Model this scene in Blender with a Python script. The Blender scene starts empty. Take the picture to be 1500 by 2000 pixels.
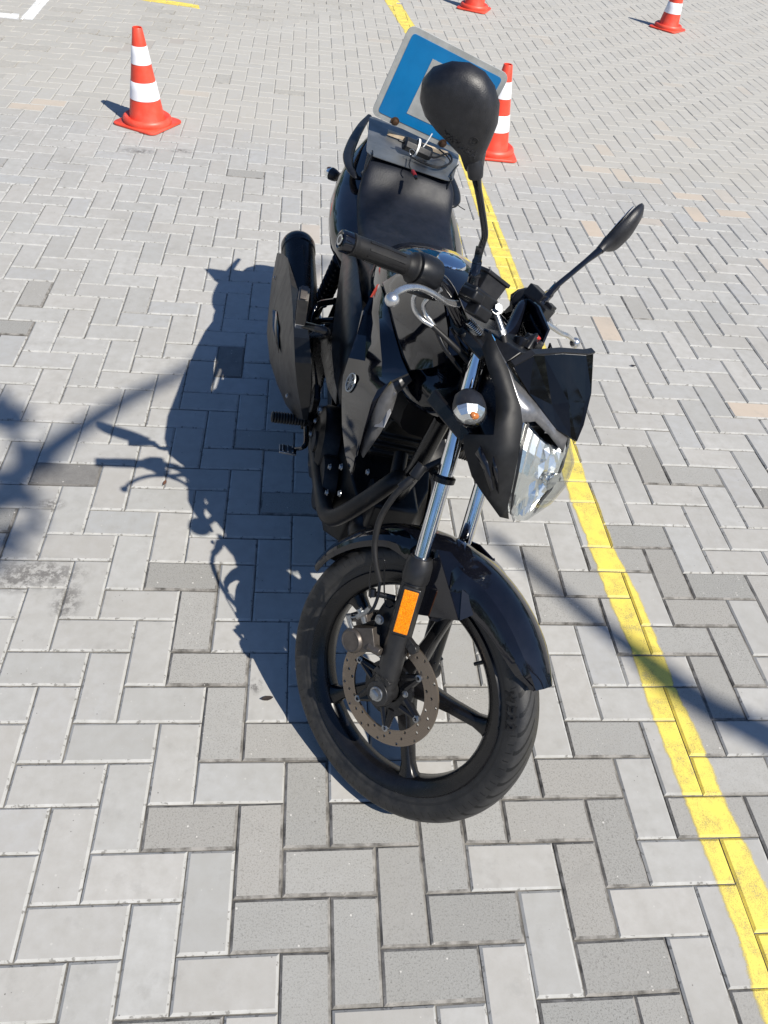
import bpy, bmesh, math, random
from mathutils import Vector, Matrix, noise
R = math.radians
PI = math.pi
sc = bpy.context.scene
random.seed(7)

# ------------------------------------------------------------------ camera
cam_d = bpy.data.cameras.new('camera'); cam = bpy.data.objects.new('camera', cam_d); sc.collection.objects.link(cam)
from mathutils import Matrix as _M
CF = 1476.36
cam.matrix_world = _M([[0.992189, -0.029121, -0.121294, 0.49745], [-0.06433, 0.713641, -0.697551, -0.431556], [0.106874, 0.699906, 0.706194, 1.676434], [0, 0, 0, 1]])
cam_d.sensor_fit = 'VERTICAL'; cam_d.sensor_height = 24.0; cam_d.lens = 24.0 * CF / 2000.0
cam_d.clip_start = 0.02; cam_d.clip_end = 2000
sc.camera = cam
# ------------------------------------------------------------------ world, sun, exposure
SUN_AZ, SUN_EL = -46.0, 49.0          # azimuth from +x towards +y
world = bpy.data.worlds.new('World'); sc.world = world; world.use_nodes = True
wn = world.node_tree.nodes; wl = world.node_tree.links; wn.clear()
wo = wn.new('ShaderNodeOutputWorld'); wb = wn.new('ShaderNodeBackground'); sky = wn.new('ShaderNodeTexSky')
sky.sky_type = 'NISHITA'; sky.sun_disc = False
sky.sun_elevation = R(SUN_EL); sky.sun_rotation = R(90 - SUN_AZ)
sky.air_density = 1.0; sky.dust_density = 0.6; sky.ozone_density = 3.0
wb.inputs[1].default_value = 0.075
tint = wn.new('ShaderNodeMix'); tint.data_type = 'RGBA'; tint.blend_type = 'MULTIPLY'; tint.inputs[0].default_value = 1.0; tint.inputs[7].default_value = (.80, .95, 1.14, 1)
wl.new(sky.outputs[0], tint.inputs[6]); wl.new(tint.outputs[2], wb.inputs[0]); wl.new(wb.outputs[0], wo.inputs[0])
SD = Vector((math.cos(R(SUN_AZ)) * math.cos(R(SUN_EL)), math.sin(R(SUN_AZ)) * math.cos(R(SUN_EL)), math.sin(R(SUN_EL))))
ld = bpy.data.lights.new('sun', 'SUN'); ld.energy = 4.9; ld.angle = R(0.53); ld.color = (1.0, 0.94, 0.84)
lo = bpy.data.objects.new('sun', ld); sc.collection.objects.link(lo)
lo.rotation_euler = SD.to_track_quat('Z', 'Y').to_euler(); lo.location = (3, -3, 6)
sc.view_settings.view_transform = 'Standard'; sc.view_settings.look = 'None'
sc.view_settings.exposure = 0.46; sc.view_settings.gamma = 1.0; sc.view_settings.use_curve_mapping = False
sc.cycles.max_bounces = 8; sc.cycles.transparent_max_bounces = 16; sc.cycles.caustics_reflective = False; sc.cycles.caustics_refractive = False

# ------------------------------------------------------------------ node helpers
def mat(name, color=(.5, .5, .5), rough=.5, metal=0., coat=0., spec=.5, **kw):
    m = bpy.data.materials.new(name); m.use_nodes = True
    b = m.node_tree.nodes['Principled BSDF']
    b.inputs['Base Color'].default_value = (*color, 1); b.inputs['Roughness'].default_value = rough
    b.inputs['Metallic'].default_value = metal; b.inputs['Coat Weight'].default_value = coat
    b.inputs['Coat Roughness'].default_value = .04; b.inputs['Specular IOR Level'].default_value = spec
    for k, v in kw.items(): b.inputs[k.replace('_', ' ')].default_value = v
    return m
class N:
    def __init__(s, m): s.m = m; s.t = m.node_tree; s.b = s.t.nodes.get('Principled BSDF')
    def new(s, ty, **p):
        n = s.t.nodes.new(ty)
        for k, v in p.items(): setattr(n, k, v)
        return n
    def link(s, a, b): s.t.links.new(a, b)
    def math(s, op, a, b=None, c=None, clamp=False):
        n = s.new('ShaderNodeMath', operation=op); n.use_clamp = clamp
        for i, v in enumerate((a, b, c)):
            if v is None: continue
            if isinstance(v, (int, float)): n.inputs[i].default_value = v
            else: s.link(v, n.inputs[i])
        return n.outputs[0]
    def noise(s, scale, detail=4, rough=.55, vec=None, dim='3D'):
        n = s.new('ShaderNodeTexNoise'); n.inputs['Scale'].default_value = scale
        n.inputs['Detail'].default_value = detail; n.inputs['Roughness'].default_value = rough
        if vec is not None: s.link(vec, n.inputs['Vector'])
        return n.outputs['Fac']
    def obj(s): return s.new('ShaderNodeTexCoord').outputs['Object']
    def ramp(s, f, a, b, va=0., vb=1.):
        n = s.new('ShaderNodeMapRange'); n.inputs[1].default_value = a; n.inputs[2].default_value = b
        n.inputs[3].default_value = va; n.inputs[4].default_value = vb; s.link(f, n.inputs[0]); return n.outputs[0]
    def mix(s, f, a, b, blend='MIX'):
        n = s.new('ShaderNodeMix', data_type='RGBA', blend_type=blend)
        for i, v in ((0, f), (6, a), (7, b)):
            if isinstance(v, (int, float)): n.inputs[i].default_value = v
            elif isinstance(v, tuple): n.inputs[i].default_value = (*v, 1)
            else: s.link(v, n.inputs[i])
        return n.outputs[2]
    def bump(s, h, strength=.3, dist=.001):
        n = s.new('ShaderNodeBump'); n.inputs['Strength'].default_value = strength; n.inputs['Distance'].default_value = dist
        s.link(h, n.inputs['Height']); s.link(n.outputs[0], s.b.inputs['Normal']); return n
    def color(s, c): s.link(c, s.b.inputs['Base Color'])
    def rough(s, c): s.link(c, s.b.inputs['Roughness'])

def wear(m, c0, c1, scale=60, r0=.3, r1=.5, bump=.0, dust=None, bdist=.0005):
    """mottled colour, roughness and fine relief over a base material"""
    n = N(m); v = n.obj()
    f = n.noise(scale, 6, .6, v)
    col = n.mix(n.ramp(f, .35, .65), c0, c1)
    if dust:
        g = n.noise(9, 8, .7, v); col = n.mix(n.ramp(g, .5, .8, 0, dust), col, (.22, .21, .19))
    n.color(col); g2 = n.noise(scale * .35, 7, .65, v); n.rough(n.ramp(g2, .3, .7, r0, r1))
    if bump: n.bump(n.noise(scale * 8, 3, .6, v), bump, bdist)
    return m
M = {}
M['gloss'] = wear(mat('glossy_black_paint', (.004, .004, .006), .06, coat=.2, spec=.5), (.003, .0035, .006), (.005, .0055, .009), 25, .03, .10, dust=.012)
M['matte'] = wear(mat('matte_black_plastic', (.01, .01, .01), .38, spec=.4), (.0055, .006, .0075), (.009, .0095, .0115), 90, .32, .46, .2, dust=.03)
M['cowlmatte'] = wear(mat('matt_cowl_plastic', (.01, .01, .01), .55, spec=.35), (.0065, .007, .008), (.010, .0105, .012), 90, .5, .62, .3, dust=.03)
M['screenblack'] = wear(mat('gloss_black_screen', (.003, .003, .0035), .05, spec=.22), (.0025, .0025, .003), (.0035, .0035, .004), 25, .02, .07, dust=.02)
M['shieldblack'] = wear(mat('matt_shield_plastic', (.006, .006, .007), .5, spec=.3), (.0045, .005, .006), (.0075, .008, .009), 60, .42, .55, .2, dust=.02)
M['void'] = mat('shade_black_plastic', (.004, .004, .005), .6, spec=.2)  # near-black colour stands in for deep shade between the parts
M['trimgrey'] = wear(mat('dark_grey_trim', (.06, .06, .062), .4), (.05, .05, .052), (.075, .075, .078), 60, .35, .5, dust=.05)
M['grain'] = wear(mat('grained_black_plastic', (.01, .01, .012), .45), (.008, .0085, .011), (.015, .0155, .019), 70, .36, .52, .7, dust=.10)
M['satin'] = wear(mat('satin_black_metal', (.007, .007, .008), .25, spec=.4), (.005, .005, .006), (.008, .008, .009), 50, .18, .32, .05, dust=.02)
M['rubber'] = wear(mat('black_rubber', (.012, .012, .012), .6, spec=.35), (.007, .007, .008), (.013, .0125, .0125), 40, .42, .65, .3, dust=.06)
M['vinyl'] = wear(mat('seat_vinyl', (.012, .014, .02), .42, spec=.25), (.006, .008, .013), (.011, .013, .020), 30, .44, .56, .6, dust=.03, bdist=.0007)
M['caliper'] = wear(mat('brown_grey_caliper_casting', (.09, .08, .07), .4, .6), (.075, .066, .058), (.115, .10, .09), 60, .34, .48, .3)
M['pegrubber'] = wear(mat('dusty_peg_rubber', (.06, .055, .05), .6), (.085, .078, .070), (.13, .118, .105), 40, .5, .7, .3)
M['engine'] = wear(mat('dark_cast_metal', (.03, .028, .027), .4, .5), (.008, .008, .008), (.018, .017, .016), 40, .35, .55, .4, dust=.12)
M['exhaust'] = wear(mat('sooty_exhaust_steel', (.03, .027, .024), .5, .4), (.011, .010, .010), (.024, .021, .019), 20, .38, .6, .3, dust=.12)
M['chrome'] = wear(mat('chrome', (.75, .76, .78), .06, 1.), (.7, .71, .73), (.82, .83, .84), 20, .03, .09)
M['alu'] = wear(mat('cast_aluminium', (.6, .6, .6), .3, .9), (.55, .55, .55), (.68, .68, .67), 60, .22, .36, .15)
M['zinc'] = wear(mat('zinc_bolt', (.4, .41, .42), .35, .9), (.22, .23, .24), (.36, .37, .38), 120, .22, .42)
M['fork'] = wear(mat('painted_fork_leg', (.02, .02, .021), .38, .2), (.015, .015, .016), (.022, .022, .023), 60, .30, .42, .15, dust=.06)
M['disc'] = mat('brake_disc_steel', (.22, .19, .16), .34, .85)
M['reservoir'] = M['grain']
M['gunmetal'] = wear(mat('gunmetal_grey_paint', (.2, .2, .21), .3, .6), (.17, .172, .18), (.24, .24, .25), 80, .25, .38, .1, dust=.1)
M['steelplate'] = wear(mat('grey_steel_plate', (.16, .17, .18), .38, .6), (.12, .13, .14), (.2, .21, .22), 14, .3, .5, .1, dust=.25)
M['blue'] = wear(mat('blue_sign_film', (.005, .12, .42), .35), (.003, .155, .39), (.005, .185, .45), 12, .3, .42)
M['signgrey'] = wear(mat('grey_sign_film', (.38, .39, .38), .5), (.33, .34, .33), (.43, .44, .43), 25, .4, .6, dust=.3)
M['wood'] = wear(mat('pale_wood', (.6, .47, .3), .7), (.5, .38, .25), (.7, .58, .42), 40, .6, .8)
M['red'] = mat('red_plastic', (.45, .02, .015), .35)
M['whiteplastic'] = mat('white_cable_tie', (.75, .75, .72), .4)
M['brown'] = mat('rusty_bolt', (.10, .055, .03), .6, .6)
M['bluewire'] = mat('blue_wire_sleeve', (.05, .22, .5), .4)
M['amber'] = mat('amber_reflector', (.75, .22, .01), .15, coat=.5)
_n = N(M['amber']); _v = _n.new('ShaderNodeTexVoronoi'); _v.inputs['Scale'].default_value = 420; _n.link(_n.obj(), _v.inputs['Vector'])
_n.color(_n.mix(_n.ramp(_v.outputs['Distance'], .1, .6), (.95, .36, .008), (.62, .17, .003)))
M['lens'] = mat('clear_lens', (1, 1, 1), .02, Transmission_Weight=1.0, IOR=1.25)
M['reflector'] = mat('mirrored_reflector', (.92, .92, .92), .22, .9)
M['mirrorglass'] = mat('mirror_glass', (.8, .82, .85), .02, 1.)
M['badge'] = mat('silver_badge', (.42, .44, .43), .4, .3)
M['bulb'] = mat('orange_bulb', (.8, .25, .05), .2, Transmission_Weight=.4)
# brushed ring marks and tread
def disc_mat():
    n = N(M['disc']); v = n.new('ShaderNodeAttribute', attribute_name='UVMap').outputs['Vector']
    s = n.new('ShaderNodeSeparateXYZ'); n.link(v, s.inputs[0])
    w = n.new('ShaderNodeTexNoise', noise_dimensions='1D'); w.inputs['Scale'].default_value = 900; n.link(s.outputs[1], w.inputs['W'])
    n.color(n.mix(n.ramp(w.outputs['Fac'], .3, .7), (.18, .145, .115), (.30, .25, .20)))
    n.bump(w.outputs['Fac'], .25, .0004)
disc_mat()
M['tread'] = mat('tyre_rubber', (.02, .02, .021), .55)
def tread_mat():
    n = N(M['tread']); v = n.new('ShaderNodeUVMap').outputs[0]
    s = n.new('ShaderNodeSeparateXYZ'); n.link(v, s.inputs[0])
    u, w = s.outputs[0], s.outputs[1]                    # u: turns*N around, w: -1..1 across
    aw = n.math('ABSOLUTE', w)
    ph = n.math('ADD', n.math('MULTIPLY', u, 46.), n.math('MULTIPLY', n.math('SINE', n.math('MULTIPLY', aw, 2.4)), 2.3))
    side = n.math('MULTIPLY', n.math('SIGN', w), .25)
    fr = n.math('FRACT', n.math('ADD', ph, side))
    line = n.math('LESS_THAN', fr, .25)
    zone = n.math('MULTIPLY', n.math('LESS_THAN', aw, .66), n.math('GREATER_THAN', aw, .10))
    fr2 = n.math('FRACT', n.math('ADD', n.math('MULTIPLY', u, 92.), n.math('MULTIPLY', aw, 1.5)))
    sh = n.math('MULTIPLY', n.math('LESS_THAN', fr2, .12), n.math('MULTIPLY', n.math('LESS_THAN', aw, .84), n.math('GREATER_THAN', aw, .70)))
    ring = n.math('LESS_THAN', n.math('ABSOLUTE', n.math('SUBTRACT', aw, .93)), .012)
    g = n.math('MAXIMUM', n.math('MULTIPLY', line, zone), n.math('MAXIMUM', sh, n.math('MULTIPLY', ring, .4)))
    f = n.noise(35, 6, .6, n.obj())
    side_dust = n.ramp(aw, .55, .9, 0., .22)
    base = n.mix(n.ramp(f, .3, .7), (.010, .010, .011), (.018, .018, .018)); base = n.mix(n.ramp(aw, .66, .54), base, n.mix(n.ramp(f, .3, .7), (.020, .020, .021), (.033, .0325, .032)))
    base = n.mix(n.math('MULTIPLY', side_dust, n.ramp(f, .4, .75)), base, (.10, .09, .075))
    n.color(n.mix(g, base, (.003, .003, .003)))
    n.rough(n.ramp(f, .3, .7, .42, .62))
    h = n.math('ADD', n.math('MULTIPLY', g, -1.), n.math('MULTIPLY', n.noise(500, 2, .5, n.obj()), .06))
    n.bump(h, 1., .006)
tread_mat()
M['cone_o'] = wear(mat('orange_red_cone_pvc', (.72, .065, .03), .4), (.66, .055, .028), (.78, .08, .04), 10, .34, .5, dust=.28)
M['cone_w'] = mat('white_reflective_band', (.82, .82, .84), .35)

# ------------------------------------------------------------------ mesh helpers
def V(*a): return Vector(a[0] if len(a) == 1 else a)
class MB:
    def __init__(s): s.v = []; s.f = []; s.uv = []
    def add(s, vs, fs, uvs=None):
        o = len(s.v); s.v += [Vector(p) for p in vs]
        for i, f in enumerate(fs):
            s.f.append([o + k for k in f]); s.uv.append(uvs[i] if uvs else None)
        return s
    def loft(s, rings, close=True, cap0=True, cap1=True):
        n = len(rings[0]); vs = [p for r in rings for p in r]; fs = []
        for i in range(len(rings) - 1):
            for j in range(n if close else n - 1):
                k = (j + 1) % n
                fs.append([i*n + j, i*n + k, (i+1)*n + k, (i+1)*n + j])
        if close and cap0: fs.append(list(range(n))[::-1])
        if close and cap1: fs.append([(len(rings)-1)*n + j for j in range(n)])
        return s.add(vs, fs)
    def tube(s, pts, r, n=12, smooth=0, flat=None, cap=True):
        pts = [Vector(p) for p in pts]
        rr = list(r) if isinstance(r, (list, tuple)) else [r] * len(pts)
        if smooth: pts, rr = spline(pts, rr, smooth)
        rings = []; up = None
        for i, p in enumerate(pts):
            t = (pts[min(i+1, len(pts)-1)] - pts[max(i-1, 0)]).normalized()
            if up is None:
                up = Vector((0, 0, 1)) if abs(t.z) < .9 else Vector((1, 0, 0))
            a = t.cross(up).normalized(); up = a.cross(t).normalized()
            fx, fy = flat if flat else (1, 1)
            rings.append([p + (a*math.cos(q)*fx + up*math.sin(q)*fy) * rr[i] for q in [2*PI*k/n for k in range(n)]])
        return s.loft(rings, True, cap, cap)
    def lathe(s, prof, c, d, n=32, closed=False, a0=0., a1=2*PI, uv=False):
        """prof: (r, h) along axis d from c"""
        c = Vector(c); d = Vector(d).normalized()
        x = d.cross(Vector((0, 0, 1)) if abs(d.z) < .9 else Vector((1, 0, 0))).normalized(); y = d.cross(x)
        full = abs(a1 - a0 - 2*PI) < 1e-6; m = n if full else n + 1
        rings = []
        for i in range(m):
            a = a0 + (a1-a0)*i/n; e = x*math.cos(a) + y*math.sin(a)
            rings.append([c + e*r + d*h for r, h in prof])
        k = len(prof); vs = [p for r in rings for p in r]; fs = []; uvs = []
        ps = [0.]
        for i in range(1, k): ps.append(i)
        for i in range(n):
            i2 = (i+1) % m
            for j in range(k if closed else k-1):
                j2 = (j+1) % k
                fs.append([i*k+j, i2*k+j, i2*k+j2, i*k+j2])
                va = 2*j/(k-1) - 1; vb = 2*(j+1)/(k-1) - 1
                uvs.append([(i/n, va), ((i+1)/n, va), ((i+1)/n, vb), (i/n, vb)])
        if not closed:
            if prof[0][0] > 1e-5 and full and not uv: fs.append([i*k for i in range(n)][::-1]); uvs.append(None)
            if prof[-1][0] > 1e-5 and full and not uv: fs.append([i*k+k-1 for i in range(n)]); uvs.append(None)
        return s.add(vs, fs, uvs)
    def cyl(s, p0, p1, r0, r1=None, n=20):
        p0 = Vector(p0); p1 = Vector(p1); L = (p1-p0).length
        return s.lathe([(r0, 0), (r1 if r1 is not None else r0, L)], p0, p1-p0, n)
    def hexbolt(s, p, d, r=.008, h=.006, washer=True):
        p = Vector(p); d = Vector(d).normalized()
        if washer: s.lathe([(r*1.25, 0), (r*1.25, h*.25), (r*1.15, h*.35)], p, d, 16)
        s.lathe([(r*.95, 0), (r*.95, h*.9), (r*.8, h)], p, d, 6)
        return s
    def sphere(s, c, r, n=16, m=10, sc_=(1, 1, 1)):
        c = Vector(c); vs = []; fs = []
        for i in range(m+1):
            t = PI*i/m
            for j in range(n):
                a = 2*PI*j/n
                vs.append(c + Vector((r*sc_[0]*math.sin(t)*math.cos(a), r*sc_[1]*math.sin(t)*math.sin(a), r*sc_[2]*math.cos(t))))
        for i in range(m):
            for j in range(n):
                k = (j+1) % n; fs.append([i*n+j, (i+1)*n+j, (i+1)*n+k, i*n+k])
        return s.add(vs, fs)
    def box(s, c, size, ax=None):
        c = Vector(c); ax = ax or (Vector((1, 0, 0)), Vector((0, 1, 0)), Vector((0, 0, 1)))
        vs = [c + ax[0]*size[0]*i/2 + ax[1]*size[1]*j/2 + ax[2]*size[2]*k/2 for i in (-1, 1) for j in (-1, 1) for k in (-1, 1)]
        return s.add(vs, [[0, 1, 3, 2], [4, 6, 7, 5], [0, 4, 5, 1], [2, 3, 7, 6], [0, 2, 6, 4], [1, 5, 7, 3]])
    def slab(s, pts, off):
        """polygon pts (list of 3D) thickened by vector off"""
        pts = [Vector(p) for p in pts]; off = Vector(off); n = len(pts)
        vs = pts + [p + off for p in pts]
        fs = [list(range(n)), [n + i for i in range(n)][::-1]] + [[i, (i+1) % n + 0, (i+1) % n + n, i + n][::-1] for i in range(n)]
        return s.add(vs, fs)
    def shell(s, grid, th):
        """grid of points [i][j] -> thick sheet; th = thickness along -normal"""
        ni = len(grid); nj = len(grid[0]); g = [[Vector(p) for p in r] for r in grid]
        nor = [[None]*nj for _ in range(ni)]
        for i in range(ni):
            for j in range(nj):
                a = g[min(i+1, ni-1)][j] - g[max(i-1, 0)][j]; b = g[i][min(j+1, nj-1)] - g[i][max(j-1, 0)]
                c = a.cross(b); nor[i][j] = c.normalized() if c.length > 1e-9 else Vector((0, 0, 1))
        vs = [g[i][j] for i in range(ni) for j in range(nj)] + [g[i][j] - nor[i][j]*th for i in range(ni) for j in range(nj)]
        o = ni*nj; fs = []
        q = lambda i, j: i*nj + j
        for i in range(ni-1):
            for j in range(nj-1):
                fs.append([q(i, j), q(i+1, j), q(i+1, j+1), q(i, j+1)])
                fs.append([o+q(i, j), o+q(i, j+1), o+q(i+1, j+1), o+q(i+1, j)])
        for i in range(ni-1):
            fs.append([q(i, 0), o+q(i, 0), o+q(i+1, 0), q(i+1, 0)]); fs.append([q(i, nj-1), q(i+1, nj-1), o+q(i+1, nj-1), o+q(i, nj-1)])
        for j in range(nj-1):
            fs.append([q(0, j), q(0, j+1), o+q(0, j+1), o+q(0, j)]); fs.append([q(ni-1, j), o+q(ni-1, j), o+q(ni-1, j+1), q(ni-1, j+1)])
        return s.add(vs, fs)
    def mirror(s):
        o = len(s.v); s.v += [Vector((p.x, -p.y, p.z)) for p in s.v[:o]]
        fl = list(s.f); ul = list(s.uv)
        for f, u in zip(fl, ul): s.f.append([o + k for k in f][::-1]); s.uv.append(u[::-1] if u else None)
        return s
    def xf(s, fn): s.v = [fn(p) for p in s.v]; return s
    def build(s, name, m, parent=None, smooth=35, bevel=0, sub=0, seg=2, fixn=True):
        me = bpy.data.meshes.new(name); me.from_pydata([tuple(p) for p in s.v], [], s.f)
        if any(u for u in s.uv):
            uvl = me.uv_layers.new(name='UVMap')
            for poly, u in zip(me.polygons, s.uv):
                if u and len(u) == poly.loop_total:
                    for k, li in enumerate(poly.loop_indices): uvl.data[li].uv = u[k]
        if fixn:
            bm = bmesh.new(); bm.from_mesh(me); bmesh.ops.recalc_face_normals(bm, faces=bm.faces); bm.to_mesh(me); bm.free()
        if isinstance(m, str): m = M[m]
        me.materials.append(m)
        if smooth:
            me.polygons.foreach_set('use_smooth', [True]*len(me.polygons)); me.set_sharp_from_angle(angle=R(smooth))
        o = bpy.data.objects.new(name, me); sc.collection.objects.link(o)
        if parent is not None: o.parent = parent
        if bevel:
            b = o.modifiers.new('b', 'BEVEL'); b.width = bevel; b.segments = seg; b.limit_method = 'ANGLE'; b.angle_limit = R(30); b.harden_normals = False
        if sub:
            b = o.modifiers.new('s', 'SUBSURF'); b.levels = sub; b.render_levels = sub
        return o
def spline(pts, rr, k):
    P = [2*pts[0]-pts[1]] + pts + [2*pts[-1]-pts[-2]]; Q = [rr[0]] + rr + [rr[-1]]
    out = []; ro = []
    for i in range(1, len(P)-2):
        for j in range(k):
            t = j/k; t2 = t*t; t3 = t2*t
            out.append(.5*((2*P[i]) + (-P[i-1]+P[i+1])*t + (2*P[i-1]-5*P[i]+4*P[i+1]-P[i+2])*t2 + (-P[i-1]+3*P[i]-3*P[i+1]+P[i+2])*t3))
            ro.append(Q[i] + (Q[i+1]-Q[i])*t)
    out.append(P[-2]); ro.append(Q[-2]); return out, ro
def section(x, hw, zt, zb, n=20, pw=2.6, drop=0.):
    """closed superellipse-like ring in the y-z plane at x: half width hw, top zt, bottom zb"""
    out = []
    cz = (zt+zb)/2; hh = (zt-zb)/2
    for k in range(n):
        a = 2*PI*k/n; c, s_ = math.cos(a), math.sin(a)
        y = hw*math.copysign(abs(c)**(2/pw), c); z = hh*math.copysign(abs(s_)**(2/pw), s_)
        out.append(V(x - drop*(1 if s_ < 0 else 0)*abs(s_), y, cz+z))
    return out
def tag(o, label, cat, group=None, kind=None):
    if label: o['label'] = label
    if cat: o['category'] = cat
    if group: o['group'] = group
    if kind: o['kind'] = kind
    return o
def empty(name, loc=(0, 0, 0), rot=(0, 0, 0)):
    o = bpy.data.objects.new(name, None); o.empty_display_size = .2; sc.collection.objects.link(o)
    o.location = loc; o.rotation_euler = rot; return o
def text_mb(txt, size, extrude=.0005, sp=1.0):
    """flat text in the x-y plane, returned as vertices and faces"""
    c = bpy.data.curves.new('lettering', 'FONT'); c.body = txt; c.size = size; c.extrude = extrude; c.align_x = 'CENTER'; c.align_y = 'CENTER'
    c.space_character = sp; c.offset = size*.012
    o = bpy.data.objects.new('lettering', c); sc.collection.objects.link(o)
    dg = bpy.context.evaluated_depsgraph_get(); me = o.evaluated_get(dg).to_mesh()
    vs = [v.co.copy() for v in me.vertices]; fs = [list(p.vertices) for p in me.polygons]
    o.evaluated_get(dg).to_mesh_clear(); bpy.data.objects.remove(o); bpy.data.curves.remove(c)
    b = MB(); b.add(vs, fs); return b
# ------------------------------------------------------------------ ground: base sheet, pavers, painted lines
gm = mat('joint_sand_and_far_paving', (.06, .055, .05), .95)
n = N(gm); v = n.obj()
sep = n.new('ShaderNodeSeparateXYZ'); n.link(v, sep.inputs[0])
jn = n.noise(22, 6, .7, v)
bt = n.new('ShaderNodeTexBrick'); bt.inputs['Scale'].default_value = 1.; bt.inputs['Mortar Size'].default_value = .004
bt.inputs['Brick Width'].default_value = .2; bt.inputs['Row Height'].default_value = .1
bt.inputs['Color1'].default_value = (.40, .39, .37, 1); bt.inputs['Color2'].default_value = (.46, .45, .43, 1); bt.inputs['Mortar'].default_value = (.12, .11, .1, 1)
n.link(v, bt.inputs['Vector'])
inside = n.math('MULTIPLY', n.math('LESS_THAN', n.math('ABSOLUTE', n.math('SUBTRACT', sep.outputs[0], 3.)), 8.4),
                n.math('LESS_THAN', n.math('ABSOLUTE', n.math('SUBTRACT', sep.outputs[1], 5.)), 9.))
sandy = n.ramp(n.math('ADD', n.math('MULTIPLY', sep.outputs[0], -.08), n.math('ADD', sep.outputs[1], n.math('MULTIPLY', n.noise(1.5, 3, .6, v), .8))), 4.4, 4.9)
joint = n.mix(sandy, n.mix(n.ramp(jn, .35, .65), (.06, .056, .05), (.20, .19, .17)), (.34, .32, .29))
n.color(n.mix(inside, bt.outputs['Color'], joint))
b = MB(); b.add([(-400, -400, -.006), (400, -400, -.006), (400, 600, -.006), (-400, 600, -.006)], [[0, 1, 2, 3]])
o = b.build('ground', gm, smooth=0); tag(o, None, None, None, 'structure')

PX0, PX1, PY0, PY1 = -50, 115, -25, 142        # paver lattice limits in tenths of a metre
BL = [(-1.389, 4.966), (-1.215, 5.193), (-0.837, 5.638), (-0.599, 5.954), (-0.195, 6.343), (0.177, 6.747), (0.594, 7.217)]                                     # border between herringbone and wavy pavers
def wavy(x, y):
    """True on the side of the border laid with wavy interlocking pavers"""
    if x > 2.6: return False
    yb = BL[0][1] + (x-BL[0][0])*((BL[1][1]-BL[0][1])/(BL[1][0]-BL[0][0])) if x < BL[0][0] else None
    if yb is None:
        for (x0, y0), (x1, y1) in zip(BL, BL[1:]):
            if x0 <= x <= x1: yb = y0 + (x-x0)*(y1-y0)/(x1-x0); break
        else: yb = BL[-1][1] + (x-BL[-1][0])*1.05
    return y > yb
ROUGH_AT = [(0.299, 0.635), (0.348, 0.5), (0.49, 0.452), (0.298, 0.25), (0.448, 0.198), (0.546, 0.296), (0.601, 0.152), (0.497, 0.051), (0.649, -0.005), (0.549, -0.067), (0.665, 0.254), (0.297, -0.105), (0.959, 0.554), (1.306, 0.453), (1.2, 0.353), (1.101, 0.25), (1.232, 0.195), (1.153, 0.1), (0.762, 0.246), (0.851, 0.166), (0.951, 0.253), (0.745, 0.106), (0.897, 0.052), (0.799, -0.051), (1.206, -0.049), (1.096, -0.137), (1.258, -0.123), (1.441, -0.126), (1.553, 0.494), (1.636, 0.561), (1.061, 0.355), (1.608, 1.157), (1.624, 1.009), (1.805, 0.949), (1.705, 0.848), (1.594, 0.751), (1.761, 0.748), (1.905, 1.455), (1.743, 1.455), (1.361, 0.955), (1.551, 1.061), (-0.208, 1.362), (0.253, 1.984), (0.426, 1.266), (0.25, 0.861), (0.258, 0.98), (-0.586, 2.327), (-0.515, 2.394), (-0.58, 2.16), (0.371, 1.546), (0.643, 0.271), (1.065, 0.511), (0.913, 0.456), (0.594, 0.052)]
SMOOTH_AT = [(0.08, 0.387), (0.204, 0.162), (0.054, 0.071), (0.392, -0.031), (0.214, 0.314), (0.293, 0.035), (0.147, 0.386), (0.345, 0.109), (0.539, 0.419), (0.382, 0.288), (0.214, 0.474), (0.398, 0.383), (0.341, 0.149), (1.176, 0.525), (1.261, 0.592), (1.325, 0.258), (1.009, 0.151), (1.309, 0.059), (1.17, -0.061), (1.032, -0.01), (1.29, -0.029), (1.524, 0.183), (1.413, 0.186), (1.329, 0.584), (1.436, 0.397), (1.516, 1.254), (1.824, 1.267), (1.992, 1.274), (1.767, 1.363), (0.651, -0.084), (0.728, -0.108), (1.273, 0.696), (1.512, 1.118), (1.167, 0.745)]
TAN_AT = [(2.49, 4.549), (2.325, 4.264), (2.459, 4.213), (2.557, 4.155), (2.762, 3.725), (2.773, 3.972), (2.985, 3.73), (2.009, 3.374), (-1.069, 4.533), (-1.112, 4.476), (1.862, 2.364), (2.233, 1.85)]
DARK_AT = [(-0.208, 1.362), (0.253, 1.984)]
def brick_key(x, y):
    i = math.floor(x*10); j = math.floor(y*10); m = (i-j) % 4
    if m == 0: return (i, j, 0)
    if m == 1: return (i-1, j, 0)
    if m == 3: return (i, j, 1)
    return (i, j-1, 1)
rough_keys = {brick_key(*p): 1. for p in ROUGH_AT}; smooth_keys = {brick_key(*p) for p in SMOOTH_AT}; tan_keys = {brick_key(*p) for p in TAN_AT}; dark_keys = {brick_key(*p) for p in DARK_AT}
pv_v = []; pv_f = []; pv_a = []; pv_b = []; tops = []
rg = random.Random(3)
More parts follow.
